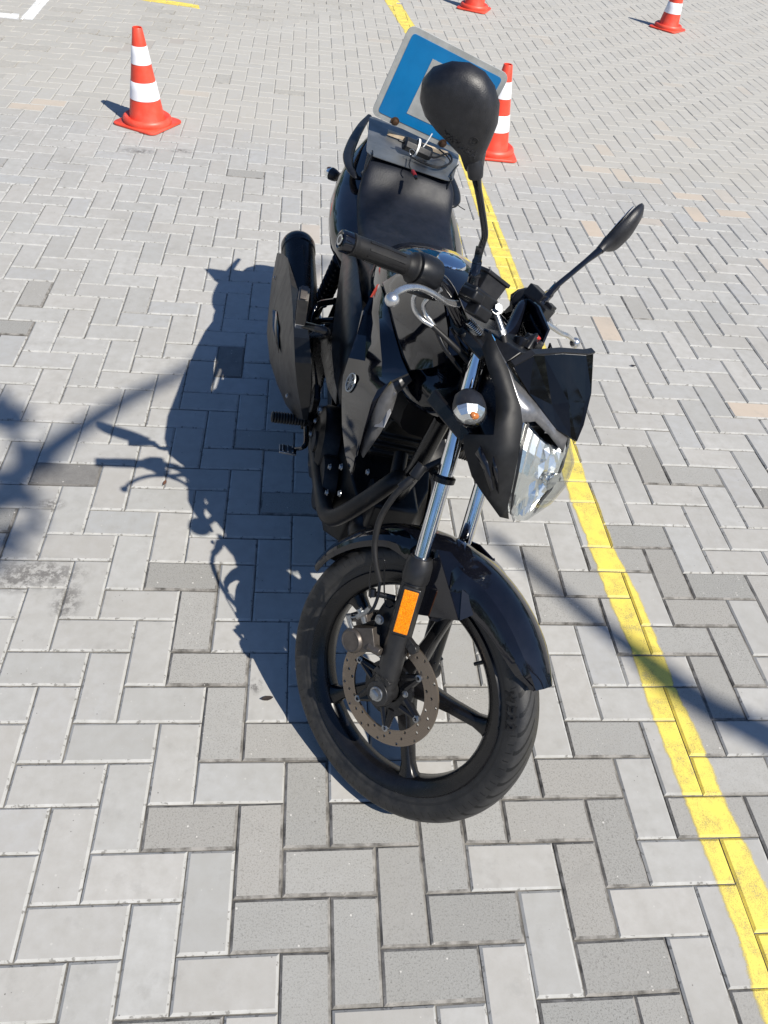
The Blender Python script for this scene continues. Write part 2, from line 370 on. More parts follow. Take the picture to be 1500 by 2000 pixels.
def paver(outline, tone, rgh, tan, dark=False, gap=.0014, ch=.0050, dep=.0042, k=1.0):
    """outline: list of (x, y) anticlockwise; adds top, chamfer and side faces"""
    n_ = len(outline)
    def inset(d):
        out = []
        for i in range(n_):
            p0 = Vector(outline[i-1]); p1 = Vector(outline[i]); p2 = Vector(outline[(i+1) % n_])
            e1 = (p1-p0).normalized(); e2 = (p2-p1).normalized()
            n1 = Vector((-e1.y, e1.x)); n2 = Vector((-e2.y, e2.x)); m_ = (n1+n2)
            m_ = m_ / max(.2, m_.dot(n1)) if m_.length > 1e-6 else n1
            out.append(p1 + m_*d)
        return out
    hz = rg.uniform(-.0012, .0008); tx = rg.gauss(0, .006); ty = rg.gauss(0, .006)
    cx = sum(p[0] for p in outline)/n_; cy = sum(p[1] for p in outline)/n_
    g = gap + rg.uniform(0, .0009)
    A = inset(g + ch*rg.uniform(.85, 1.15)); Bq = inset(g)
    z = lambda p: hz + (p.x-cx)*tx + (p.y-cy)*ty
    o_ = len(pv_v)
    pv_v.extend([(p.x, p.y, z(p)) for p in A]); pv_v.extend([(p.x, p.y, z(p)-dep) for p in Bq]); pv_v.extend([(p.x, p.y, -.012) for p in Bq])
    pv_f.append([o_+i for i in range(n_)]); pv_a.append((tone, rgh, 0., 1.)); pv_b.append((tan, rg.random(), 1. if dark else 0., 1.))
    top = [[Vector((p.x, p.y, z(p))) for p in A]]
    for L in (0, 1):
        for i in range(n_):
            j = (i+1) % n_
            f = [o_+L*n_+i, o_+(L+1)*n_+i, o_+(L+1)*n_+j, o_+L*n_+j]
            pv_f.append(f); pv_a.append((tone, rgh, 1., 1.)); pv_b.append((tan, .5, 1. if dark else 0., 1.))
            if L == 0: top.append([Vector(pv_v[q]) for q in f])
    tops.append((cx, cy, top))
def zone_rough(x, y):
    """how often a coarse dark paver turns up here"""
    if x > 1.15 and y < .9: return .30
    if .8 < x < 3 and y < 1.7: return .16
    if x < .55 and y > .3: return .02
    return .012
for i in range(PX0, PX1):
    for j in range(PY0, PY1):
        m_ = (i-j) % 4
        if m_ == 0: key = (i, j, 0); w, h = 2, 1
        elif m_ == 3: key = (i, j, 1); w, h = 1, 2
        else: continue
        x0, y0, x1, y1 = i*.1, j*.1, (i+w)*.1, (j+h)*.1
        cx, cy = (x0+x1)/2, (y0+y1)/2
        if wavy(cx, cy): continue
        rr = rg.random(); rgh = 0.
        if key in rough_keys: rgh = rg.uniform(.7, 1.)
        elif key in smooth_keys: rgh = 0.
        elif rr < zone_rough(cx, cy): rgh = rg.uniform(.3, 1.)
        tan = 1. if key in tan_keys else (rg.uniform(.3, .8) if rg.random() < (.035 if (cy > 3 and cx > 1.5) else .004) else rg.uniform(0, .12))
        jit = .0007 if rgh < .5 else .0013
        q = lambda: rg.uniform(-jit, jit)
        ol = [(x0+q(), y0+q()), (x1+q(), y0+q()), (x1+q(), y1+q()), (x0+q(), y1+q())]
        paver(ol, rg.gauss(.5, .2), rgh, tan, key in dark_keys, gap=.0010 if cy < 4 else .0007, dep=.0042 if cy < 3.6 else .0026)
# wavy interlocking pavers beyond the border
RH, LW = .128, .225
prof = [(0, 0), (.12, .0), (.25, .012), (.38, .012), (.62, -.012), (.75, -.012), (.88, 0.)]
for r in range(-16, 118):
    y0 = r*RH
    for c_ in range(-25, 16):
        x0 = c_*LW + (LW/2 if r % 2 else 0)
        cx, cy = x0+LW/2, y0+RH/2
        if not wavy(cx, cy) : continue
        def wv(x):
            t = ((x / LW) * 1.0) % 1.0
            return .013*math.sin(2*PI*t) + .004*math.sin(6*PI*t)
        xs = [x0 + LW*t for t in (0, .15, .3, .5, .7, .85, 1.)]
        ol = [(x, y0 + wv(x)) for x in xs] + [(x, y0+RH + wv(x)) for x in reversed(xs)]
        paver(ol, rg.gauss(.42, .15), .25 if rg.random() < .8 else .8, rg.uniform(0, .15), ch=.004)
me = bpy.data.meshes.new('paving'); me.from_pydata(pv_v, [], pv_f)
a1 = me.attributes.new('pv', 'FLOAT_COLOR', 'FACE'); a1.data.foreach_set('color', [c for t in pv_a for c in t])
a2 = me.attributes.new('pw', 'FLOAT_COLOR', 'FACE'); a2.data.foreach_set('color', [c for t in pv_b for c in t])
pm = mat('concrete_pavers', (.4, .4, .38), .85, spec=.3)
n = N(pm); v = n.obj()
pa = n.new('ShaderNodeAttribute', attribute_name='pv').outputs['Color']; pb_ = n.new('ShaderNodeAttribute', attribute_name='pw').outputs['Color']
s1 = n.new('ShaderNodeSeparateColor'); n.link(pa, s1.inputs[0]); s2 = n.new('ShaderNodeSeparateColor'); n.link(pb_, s2.inputs[0])
tone, rgh, cha = s1.outputs; tan, r2, r3 = s2.outputs
fine = n.noise(420, 3, .7, v); med = n.noise(28, 5, .6, v); big = n.noise(2.2, 4, .6, v); grit = n.noise(260, 5, .8, v)
smooth_c = n.mix(tone, (.337, .337, .326), (.42, .418, .404))
smooth_c = n.mix(n.ramp(r2, .8, 1., 0., .55), smooth_c, (.335, .35, .365))
smooth_c = n.mix(n.ramp(med, .3, .7, 0., .6), smooth_c, (.30, .295, .275))
smooth_c = n.mix(n.ramp(fine, .62, .72, 0., .35), smooth_c, (.26, .25, .235))
rough_c = n.mix(tone, (.245, .245, .232), (.32, .318, .302))
rough_c = n.mix(n.ramp(grit, .52, .64, 0., .8), rough_c, (.09, .088, .082))
rough_c = n.mix(n.ramp(fine, .6, .7, 0., .5), rough_c, (.43, .425, .41))
c = n.mix(rgh, smooth_c, rough_c)
c = n.mix(n.math('MULTIPLY', tan, .75), c, (.47, .385, .30))
# chamfers: sun-caught brightness put into the colour of smooth pavers, darker tone on coarse
edge = n.mix(n.ramp(rgh, .2, .6), n.mix(n.ramp(med, .3, .7), (.43, .43, .42), (.33, .33, .315)), n.mix(n.ramp(med, .35, .6), (.07, .066, .06), (.26, .25, .235)))
c = n.mix(cha, c, edge)
c = n.mix(n.ramp(big, .48, .75, 0., .4), c, (.27, .262, .24))
blot = n.noise(11, 6, .7, v); c = n.mix(n.ramp(blot, .56, .74, 0., .45), c, (.235, .23, .215))
chip = n.noise(75, 3, .6, v); c = n.mix(n.math('MULTIPLY', cha, n.ramp(chip, .58, .63, 0., .8)), c, (.16, .155, .145))
c = n.mix(n.math('MULTIPLY', r3, n.ramp(med, .3, .7, .55, .85)), c, (.13, .125, .12))
# pale aggregate specks and dark pits
vo = n.new('ShaderNodeTexVoronoi'); vo.inputs['Scale'].default_value = 95; n.link(v, vo.inputs['Vector'])
vs_ = n.new('ShaderNodeSeparateColor'); n.link(vo.outputs['Color'], vs_.inputs[0])
speck = n.math('MULTIPLY', n.math('LESS_THAN', vo.outputs['Distance'], n.ramp(vs_.outputs[1], 0., 1., .05, .22)), n.math('GREATER_THAN', vs_.outputs[0], .93))
c = n.mix(n.math('MULTIPLY', speck, n.ramp(rgh, 0., 1., .25, .75)), c, (.62, .60, .56))
pit = n.math('MULTIPLY', n.math('LESS_THAN', vo.outputs['Distance'], n.ramp(vs_.outputs[2], 0., 1., .04, .15)), n.math('LESS_THAN', vs_.outputs[0], .035))
c = n.mix(n.math('MULTIPLY', pit, .75), c, (.09, .085, .08))
# sand swept over the far paving, then grimy tyre and oil marks
sx = n.new('ShaderNodeSeparateXYZ'); n.link(v, sx.inputs[0])
sz = n.ramp(n.math('ADD', n.math('MULTIPLY', sx.outputs[0], .12), n.math('ADD', sx.outputs[1], n.math('MULTIPLY', n.noise(1.5, 3, .6, v), .8))), 4.5, 5.0)
c = n.mix(n.math('MULTIPLY', sz, n.ramp(med, .3, .6, .3, .65)), c, (.40, .385, .345)); mask = None
smn = n.noise(48, 6, .75, v)
for (mx, my, rx_, ry_) in [(-0.184, 0.95, 0.16, 0.07), (-0.089, 0.855, 0.05, 0.08), (-0.236, 0.921, 0.08, 0.05), (-0.212, 1.216, 0.05, 0.03), (-0.39, 3.935, 0.12, 0.05), (-0.164, 3.986, 0.08, 0.04), (0.422, 0.599, 0.02, 0.03)]:
    dx = n.math('DIVIDE', n.math('SUBTRACT', sx.outputs[0], mx), rx_); dy = n.math('DIVIDE', n.math('SUBTRACT', sx.outputs[1], my), ry_)
    d = n.math('SQRT', n.math('ADD', n.math('MULTIPLY', dx, dx), n.math('MULTIPLY', dy, dy)))
    k_ = n.math('MULTIPLY', n.ramp(d, .3, 1., 1., 0.), n.ramp(smn, .43, .55))
    mask = k_ if mask is None else n.math('MAXIMUM', mask, k_)
c = n.mix(n.math('MULTIPLY', mask, .85), c, (.12, .115, .11))
n.color(c); n.rough(n.ramp(fine, .3, .7, .75, .95))
hgt = n.math('ADD', n.math('MULTIPLY', fine, n.ramp(rgh, 0., 1., .18, .9)), n.math('MULTIPLY', grit, n.ramp(rgh, 0., 1., .1, 1.2)))
n.bump(hgt, .5, .0014)
me.materials.append(pm)
pav = bpy.data.objects.new('paving', me); sc.collection.objects.link(pav); tag(pav, None, None, None, 'structure')

# painted lines follow every paver face, a hair above it
def clip(poly, quad):
    for k in range(4):
        a = quad[k]; b_ = quad[(k+1) % 4]; ex, ey = b_[0]-a[0], b_[1]-a[1]; out = []
        side = lambda p: ex*(p.y-a[1]) - ey*(p.x-a[0])
        for i in range(len(poly)):
            p, q = poly[i-1], poly[i]; sp, sq = side(p), side(q)
            if (sp >= 0) != (sq >= 0): t = sp/(sp-sq); out.append(p + (q-p)*t)
            if sq >= 0: out.append(q)
        poly = out
        if len(poly) < 3: return None
    return poly
def painted(name, left, right, m_):
    """left / right: matching edge points walking along the line"""
    mb = MB(); W = .5                                    # margins for the soft sprayed edge
    xs = [p[0] for p in left+right]; ys = [p[1] for p in left+right]
    cand = [t for t in tops if min(xs)-.25 < t[0] < max(xs)+.25 and min(ys)-.25 < t[1] < max(ys)+.25]
    for (l0, l1, r0, r1) in zip(left, left[1:], right, right[1:]):
        wl0 = Vector(l0) + (Vector(l0)-Vector(r0))*.22; wl1 = Vector(l1) + (Vector(l1)-Vector(r1))*.22
        wr0 = Vector(r0) + (Vector(r0)-Vector(l0))*.22; wr1 = Vector(r1) + (Vector(r1)-Vector(l1))*.22
        q = [wl0, wl1, wr1, wr0]
        area = sum(q[i-1].x*q[i].y - q[i].x*q[i-1].y for i in range(4))
        if area < 0: q = q[::-1]
        mx = min(p.x for p in q)-.2; Mx = max(p.x for p in q)+.2; my = min(p.y for p in q)-.2; My = max(p.y for p in q)+.2
        L0, L1, R0, R1 = Vector(l0), Vector(l1), Vector(r0), Vector(r1)
        for (cx, cy, fs) in cand:
            if not (mx < cx < Mx and my < cy < My): continue
            for f in fs:
                g = clip(f, q)
                if not g: continue
                uvs = []
                for p in g:
                    P = Vector((p.x, p.y)); ax_ = ((L1+R1)/2 - (L0+R0)/2); t = max(0, min(1, (P-(L0+R0)/2).dot(ax_)/max(1e-9, ax_.length_squared)))
                    a = L0.lerp(L1, t); b2 = R0.lerp(R1, t); w = (P-a).dot(b2-a)/max(1e-9, (b2-a).length_squared)
                    uvs.append((w, t))
                mb.add([p + Vector((0, 0, .0007)) for p in g], [list(range(len(g)))], [uvs])
    o = mb.build(name, m_, smooth=0, fixn=False); tag(o, None, None, None, 'structure'); return o
def paint_mat(name, c0, c1, worn):
    m_ = mat(name, c0, .6); n = N(m_); v = n.obj()
    uv = n.new('ShaderNodeUVMap').outputs[0]; s = n.new('ShaderNodeSeparateXYZ'); n.link(uv, s.inputs[0])
    d = n.math('SUBTRACT', .5, n.math('ABSOLUTE', n.math('SUBTRACT', s.outputs[0], .5)))    # .5 middle, 0 edge
    nz = n.noise(16, 5, .7, v); f2 = n.noise(350, 3, .7, v)
    e = n.ramp(n.math('ADD', d, n.math('MULTIPLY', n.math('SUBTRACT', n.math('ADD', n.math('MULTIPLY', nz, .7), n.math('MULTIPLY', f2, .3)), .5), .38)), -.03, .05)
    w = n.ramp(n.math('ADD', n.math('MULTIPLY', f2, .5), n.math('MULTIPLY', nz, .5)), .51, .62, 1., 1-worn)
    al = n.math('MULTIPLY', e, w)
    n.color(n.mix(n.ramp(nz, .3, .7), c0, c1)); n.rough(.6) if False else None
    n.link(al, n.b.inputs['Alpha']); n.bump(f2, .4, .0006)
    return m_
YL = paint_mat('yellow_line_paint', (.76, .61, .10), (.66, .53, .12), .6)
WL = paint_mat('white_line_paint', (.72, .72, .70), (.62, .62, .6), .3)
painted('yellow_line', [(1.197, 9.458), (1.241, 8.102), (1.341, 7.052), (1.403, 5.563), (1.44, 4.076), (1.436, 3.194), (1.441, 2.708), (1.445, 2.242), (1.442, 1.823), (1.414, 1.409), (1.419, 1.286), (1.424, 1.072), (1.431, 0.892), (1.444, 0.68), (1.44, 0.554), (1.445, 0.383), (1.447, 0.28), (1.456, 0.107), (1.458, -0.006), (1.45, -0.118), (1.447, -0.186)], [(1.335, 9.534), (1.369, 8.161), (1.457, 7.098), (1.505, 5.594), (1.526, 4.095), (1.532, 3.209), (1.534, 2.72), (1.532, 2.251), (1.524, 1.83), (1.493, 1.413), (1.506, 1.314), (1.505, 1.075), (1.528, 0.913), (1.533, 0.681), (1.534, 0.539), (1.549, 0.382), (1.548, 0.278), (1.565, 0.104), (1.578, -0.011), (1.575, -0.123), (1.595, -0.193)], YL)
painted('yellow_mark', [(-1.273, 7.189), (-1.025, 7.181), (-0.765, 7.106), (-0.384, 7.052)], [(-1.286, 7.293), (-1.037, 7.302), (-0.774, 7.226), (-0.404, 7.164)], YL)
painted('white_mark', [(-1.969, 6.292), (-1.766, 6.335), (-1.628, 6.335)], [(-1.929, 6.161), (-1.729, 6.202), (-1.599, 6.199)], WL)
painted('white_mark', [(-1.596, 6.214), (-1.607, 6.575), (-1.62, 6.988), (-1.638, 7.538)], [(-1.505, 6.223), (-1.519, 6.567), (-1.537, 6.957), (-1.558, 7.462)], WL)
# ------------------------------------------------------------------ traffic cones
def make_cone(label):
    t = empty('traffic_cone'); tag(t, label, 'traffic cone', 'orange and white traffic cones on the paving')
    H = .49
    rad = lambda z: .098 + (.026 - .098)*((z-.045)/(H-.045))
    # square foot with rounded corners, thin
    def sq(hw, z, n=6, rc=.035):
        o = []
        for cx, cy, a0 in ((1, 1, 0), (-1, 1, 90), (-1, -1, 180), (1, -1, 270)):
            for k in range(n+1):
                a = R(a0 + 90*k/n); o.append(V(cx*(hw-rc)+rc*math.cos(a), cy*(hw-rc)+rc*math.sin(a), z))
        return o
    b = MB(); b.loft([sq(.142, .002), sq(.145, .005), sq(.145, .012), sq(.141, .016)]); b.build('foot', 'cone_o', t, smooth=40)
    b = MB(); b.lathe([(.136, .0155), (.138, .03), (.134, .042), (.124, .049), (.112, .046), (.101, .040), (rad(.045), .046), (rad(.2), .2), (rad(.35), .35), (rad(H-.003), H-.003),
                       (.0245, H), (.0205, H-.001), (.0195, H-.03), (.03, .40)], (0, 0, 0), (0, 0, 1), 56); b.build('body', 'cone_o', t, smooth=40)
    for z0, z1 in ((.142, .232), (.318, .405)):
        b = MB(); b.lathe([(rad(z0)+.0002, z0), (rad(z0)+.0016, z0+.001), (rad((z0+z1)/2)+.0016, (z0+z1)/2), (rad(z1)+.0016, z1-.001), (rad(z1)+.0002, z1)], (0, 0, 0), (0, 0, 1), 56)
        b.build('reflective_band', 'cone_w', t, smooth=60)
    return t
def dup(root, label):
    r = root.copy(); sc.collection.objects.link(r); r['label'] = label
    for ch in list(root.children):
        c_ = ch.copy(); sc.collection.objects.link(c_); c_.parent = r
    return r
c1 = make_cone('orange and white cone standing alone left of the motorcycle, shown whole with its tip')
c1.location = (-.400, 4.352, 0); c1.rotation_euler = (R(.6), 0, R(-29))
c2 = dup(c1, 'orange and white cone partly hidden behind the big black mirror and blue sign'); c2.location = (1.655, 4.375, 0); c2.rotation_euler = (0, 0, R(-2))
c3 = dup(c1, 'farthest middle cone cut by the top edge, only its orange foot in view'); c3.location = (2.115, 8.14, 0); c3.rotation_euler = (0, 0, R(-24))
c4 = dup(c1, 'cone at the upper right with one white band in view, its tip cut off'); c4.location = (4.13, 8.22, 0); c4.rotation_euler = (0, 0, R(-46))

# ------------------------------------------------------------------ small litter on the paving
def leaf(p, s_, a, m_, label, cat):
    b = MB(); b.shell([[V(x, y, .004 + .3*x*x/s_ + .15*abs(y)) for y in (-s_*.22*w_, 0, s_*.22*w_)] for x, w_ in ((-s_*.5, .1), (-s_*.25, .8), (0, 1), (s_*.3, .7), (s_*.5, .1))], .0006)
    o = b.build('dry_leaf', m_, smooth=60); o.location = (*p, .001); o.rotation_euler = (0, 0, a); tag(o, label, cat, 'dry leaves on the paving'); return o
lm = mat('dry_leaf', (.12, .055, .03), .7); lm2 = mat('dark_leaf', (.03, .022, .018), .6)
leaf((0.103, 1.32), .022, R(80), lm, 'small brown dry leaf beside the lever shadow left of the motorcycle', 'leaf')
leaf((1.88, 2.112), .022, R(-10), lm2, 'tiny dark leaf on the paving right of the headlight visor', 'leaf')
leaf((0.451, 0.561), .03, R(10), lm2, 'tiny dark leaf at the edge of the wheel shadow', 'leaf')

# ------------------------------------------------------------------ bare-limbed trees outside the picture that throw the soft branch shadows
bark = wear(mat('bark', (.12, .09, .06), .9), (.09, .07, .05), (.17, .135, .10), 14, .8, .95, .8, bdist=.01)
leafm = wear(mat('tree_leaves', (.05, .09, .03), .6), (.04, .075, .02), (.07, .11, .035), 3, .5, .7)
def up(sx_, sy_, h):                          # the point at height h that throws its shadow on (sx_, sy_)
    k = h/SD.z; return V(sx_ + SD.x*k, sy_ + SD.y*k, h)
def clump(mb, c, r, n_, s_, rnd):
    for _ in range(n_):
        d = V(rnd.gauss(0, 1), rnd.gauss(0, 1), rnd.gauss(0, .8)); d = d.normalized()*r*rnd.random()**.4
        a = V(rnd.gauss(0, 1), rnd.gauss(0, 1), rnd.gauss(0, 1)).normalized(); q = a.cross(V(.3, .5, .8)).normalized(); w_ = a.cross(q)
        p = V(c) + d; L = s_*rnd.uniform(.7, 1.3)
        mb.add([p - q*L*.5, p + w_*L*.24, p + q*L*.5, p - w_*L*.24], [[0, 1, 2, 3]])
def tree(base, trunk_pts, limbs, clumps, label, seed):
    t = empty('shade_tree', base); rnd = random.Random(seed); B0 = V(base)
    b = MB(); b.tube([V(p) - B0 for p in trunk_pts], [.17, .14, .12, .09, .05][:len(trunk_pts)], 14, 6)
    for pts, r0, r1 in limbs:
        n_ = len(pts); b.tube([V(p) - B0 for p in pts], [r0 + (r1-r0)*i/(n_-1) for i in range(n_)], 10, 6)
    b.build('trunk', bark, t)
    b = MB()
    for c_, r_, n_ in clumps: clump(b, V(c_) - B0, r_, n_, .13, rnd)
    b.build('crown', leafm, t, smooth=0, fixn=False)
    tag(t, label, 'tree', 'trees standing outside the picture'); return t
h = 5.2
tA = (4.7, -3.0, 0)
ra = [up(*(1.111, 1.148), h+.5), up(*(1.352, 0.83), h+.4), up(*(1.503, 0.656), h+.2), up(*(1.622, 0.526), h), up(*(1.754, 0.435), h-.3), up(2.15, .1, h-.9), V(4.75, -3.0, 3.0)]
ra2 = [up(1.75, .42, h-.1), up(1.95, .62, h+.3), up(2.3, .75, h+.6)]
ra3 = [up(1.42, .74, h+.25), up(1.50, .60, h+.1), up(1.62, .50, h-.1)]
tree(tA, [tA, (4.72, -3.02, 1.6), (4.75, -3.0, 3.0), (5.1, -3.3, 4.2)], [(ra, .020, .07), (ra2, .03, .012), (ra3, .014, .03)],
     [((5.4, -3.5, 4.3), .8, 900), ((5.9, -3.9, 3.8), .7, 700)], 'bare-limbed tree outside the picture to the right throwing a branch shadow', 5)
tB = (1.3, -4.2, 0)
rb = [up(*(0.629, 2.861), h+.9), up(*(0.156, 2.019), h+.7), up(*(-0.079, 1.743), h+.5), up(*(-0.235, 1.521), h+.4), up(*(-0.332, 1.344), h+.3), up(*(-0.436, 1.195), h+.1), up(-1.2, 1.0, h-.1), up(-2.1, .2, h-.5), V(1.2, -4.1, 3.2)]
rb2 = [up(*(-0.483, 1.735), h+.3), up(*(-0.394, 1.524), h+.3), up(*(-0.298, 1.266), h+.4), up(*(-0.23, 1.141), h+.5)]
tree(tB, [tB, (1.28, -4.2, 1.6), (1.2, -4.1, 3.2), (1.5, -4.6, 4.4)], [(rb, .014, .07), (rb2, .02, .02)],
     [(up(*(-0.468, 1.652), h+.4), .09, 22), (up(*(-0.348, 1.264), h+.4), .06, 12), (up(*(-0.313, 1.059), h+.4), .09, 18), (up(*(-0.302, 1.405), h+.4), .05, 6), ((1.8, -5.0, 4.6), .8, 800)], 'bare-limbed tree outside the picture throwing a branch shadow to the left', 9)

# belt of trees round the yard, far outside the picture; the glossy panels mirror it
rnd = random.Random(21); b = MB()
for k in range(120):
    a = 2*PI*k/120 + rnd.uniform(-.02, .02); rr_ = rnd.uniform(30, 42); hh = rnd.uniform(4.5, 9)
    for q in range(4):
        clump(b, (.5 + rr_*math.cos(a) + rnd.gauss(0, 1.0), 2 + rr_*math.sin(a) + rnd.gauss(0, 1.0), .8 + hh*.24*q), 1.9 - .25*q, 130, .5, rnd)
o = b.build('far_trees', leafm, smooth=0, fixn=False); tag(o, 'belt of green trees far away round the paved yard', 'trees', None, 'stuff')
# ------------------------------------------------------------------ motorcycle
# bike frame: x forward, y to its left, z up, origin under the rear axle; the root leans it on its side stand
bike = empty('motorcycle', (.654, 1.760, 0), (-.206, 0, -1.564))
tag(bike, 'black naked motorcycle leaning on its side stand with a blue L plate behind the seat', 'motorcycle')
HA = R(26.3); STEER = .708; AX0 = V(1.43, 0, 0); AXD = V(-math.sin(HA), 0, math.cos(HA))
MS = Matrix.Translation(AX0) @ Matrix.Rotation(STEER, 4, AXD) @ Matrix.Translation(-AX0)
st = lambda p: MS @ V(p)
WC = V(1.33, 0, .30); YD = V(0, -1, 0)
def part(b, name, m, parent=bike, steer=False, mir=False, solid=0, **k):
    if mir:
        b2 = MB(); b2.v = [Vector((p.x, -p.y, p.z)) for p in b.v]; b2.f = [f[::-1] for f in b.f]; b2.uv = list(b.uv)
        part(b2, name, m, parent, steer, False, solid, **k)
    if steer: b.xf(st)
    o = b.build(name, m, parent, **k)
    if solid:
        s = o.modifiers.new('t', 'SOLIDIFY'); s.thickness = solid; s.offset = -1; s.use_even_offset = False
    return o
def S(b, name, m, parent=bike, **k): return part(b, name, m, parent, steer=True, **k)

# ---- wheels
def wheel(c, tyre_prof, steer, nm, rimw, ang0, disc):
    c = V(c); b = MB(); w = rimw
    b.lathe([(.2405, -w-.004), (.244, -w), (.238, -w+.003), (.228, -w+.004), (.219, -w+.012), (.213, -w*.5), (.212, 0), (.213, w*.5), (.219, w-.012), (.228, w-.004), (.238, w-.003), (.244, w), (.2405, w+.004), (.227, w+.001), (.217, w-.004), (.209, w*.55), (.208, 0), (.209, -w*.55), (.217, -w+.004), (.227, -w-.001)], c, YD, 96, closed=True)
    b.lathe([(.001, -.062), (.03, -.062), (.034, -.05), (.028, -.03), (.028, .03), (.036, .045), (.036, .055), (.001, .055)], c, YD, 32)
    for k in range(5):
        a = R(ang0 + 72*k); e = V(math.cos(a), 0, math.sin(a)); t_ = V(-math.sin(a), 0, math.cos(a)); rings = []
        for r_, hw_, hy in ((.024, .021, .028), (.06, .0175, .024), (.12, .0135, .018), (.18, .0135, .015), (.202, .019, .0165), (.214, .030, .018)):
            ring = []
            for q in range(12):
                an = 2*PI*q/12; cx_ = math.copysign(abs(math.cos(an))**.6, math.cos(an)); cy_ = math.copysign(abs(math.sin(an))**.6, math.sin(an))
                ring.append(c + e*r_ + t_*hw_*cx_ + V(0, 1, 0)*hy*cy_)
            rings.append(ring)
        b.loft(rings)
    if steer: b.cyl(c + V(math.cos(R(28+38)), 0, math.sin(R(28+38)))*.210 + V(0, -.005, 0), c + V(math.cos(R(66)), 0, math.sin(R(66)))*.184 + V(0, -.005, 0), .0045, .004, 10)
    wh = part(b, nm, 'satin', steer=steer, smooth=40)
    b = MB(); b.lathe(tyre_prof, c, YD, 160, uv=True)
    part(b, 'tyre', 'tread', wh, steer=steer, smooth=60)
    return wh
def tprof(r0, rr, hw, n_=15):
    out = []
    for i in range(n_):
        a = -PI*.5 + PI*i/(n_-1); out.append((r0 + rr*math.cos(a)**.75 if abs(math.cos(a)) > 1e-6 else r0, hw*math.sin(a)*(1 if abs(a) < 1.2 else .97)))
    return [(.241, -.027*hw/.038)] + out + [(.241, .027*hw/.038)]
fw = wheel(WC, tprof(.267, .0375, .0395), True, 'front_wheel', .029, 28.5, True)
rw = wheel((0, 0, .30), tprof(.264, .039, .050), False, 'rear_wheel', .036, 10, False)
# brake disc with drilled holes
b = MB(); yd0, yd1 = -.060, -.0645; ri, ro = .090, .1225; nc = 45; vs = []
rows = [ri + (ro-ri)*t for t in (0, .33, .66, 1.)]
for k in range(nc):
    for q in range(3):
        a0, a1 = 2*PI*k/nc, 2*PI*(k+1)/nc; r0, r1 = rows[q], rows[q+1]; am = (a0+a1)/2; rm = (r0+r1)/2
        P = lambda r_, a, y: WC + V(r_*math.cos(a), y, r_*math.sin(a))
        outer = [(r0, a0), (r0, am), (r0, a1), (rm, a1), (r1, a1), (r1, am), (r1, a0), (rm, a0)]
        for y in (yd0, yd1):
            if (k + q) % 3 == 0 and True:
                hr = .0036; inner = []
                for (r_, a) in outer:
                    d = V((r_-rm), (a-am)*rm, 0).normalized(); inner.append((rm + d.x*hr, am + d.y*hr/rm))
                b.add([P(r_, a, y) for r_, a in outer] + [P(r_, a, y) for r_, a in inner], [[i, (i+1) % 8, 8+(i+1) % 8, 8+i] for i in range(8)],
                      [[(.5, r_) for r_ in (outer[i][0], outer[(i+1) % 8][0], inner[(i+1) % 8][0], inner[i][0])] for i in range(8)])
                if y == yd0:
                    b.add([P(r_, a, yd0) for r_, a in inner] + [P(r_, a, yd1) for r_, a in inner], [[i, (i+1) % 8, 8+(i+1) % 8, 8+i] for i in range(8)])
            else:
                b.add([P(r_, a, y) for r_, a in outer], [list(range(8))], [[(.5, r_) for r_, a in outer]])
for r_ in (ri, ro):
    b.lathe([(r_, 0), (r_, yd0-yd1)], WC + V(0, yd0, 0), YD, nc, uv=True)
S(b, 'brake_disc', 'disc', fw, smooth=30, fixn=False)
b = MB()
for k in range(6):
    a = R(10 + 60*k); e = V(math.cos(a), 0, math.sin(a)); a2 = a + R(14); e2 = V(math.cos(a2), 0, math.sin(a2)); a3 = a - R(14); e3 = V(math.cos(a3), 0, math.sin(a3))
    b.tube([WC + e2*.045 + V(0, -.060, 0), WC + e*.0865 + V(0, -.0625, 0)], [.009, .0075], 8); b.tube([WC + e3*.045 + V(0, -.060, 0), WC + e*.0865 + V(0, -.0625, 0)], [.009, .0075], 8)
b.lathe([(.030, 0), (.030, .012), (.060, .012), (.060, .004), (.050, 0)], WC + V(0, -.052, 0), YD, 36, closed=True)
dc = S(b, 'disc_carrier', 'satin', fw)
for k in range(6):
    b = MB(); a = R(10 + 60*k); e = V(math.cos(a), 0, math.sin(a)); b.lathe([(.0075, 0), (.0075, .005), (.004, .006), (.0035, .003), (.0001, .003)], WC + e*.0865 + V(0, -.064, 0), YD, 14); S(b, 'disc_rivet', 'zinc', fw)
for k in range(3):
    a = R(40 + 120*k); b = MB(); b.hexbolt(WC + V(math.cos(a), 0, math.sin(a))*.043 + V(0, -.064, 0), YD, .006, .005); S(b, 'disc_bolt', 'zinc', fw)
# raised sidewall lettering
tb = text_mb('ME22', .032, .0012, 1.15)
def on_tyre(p, r_=.271, a_=R(52), side=-1):
    a = a_ - p.x/r_; rr = r_ + p.y
    yy = .027 + (rr-.241)/.026*.0113 if rr < .267 else .0395*math.sqrt(max(0, 1-((rr-.267)/.0375)**2.667))
    return st(WC + V(rr*math.cos(a), -(yy + .0009) - p.z*.5, rr*math.sin(a)))
tb.xf(lambda p: on_tyre(V(p.x, p.y, p.z), .266, R(45)))
tb.build('sidewall_lettering', 'rubber', fw, smooth=0)

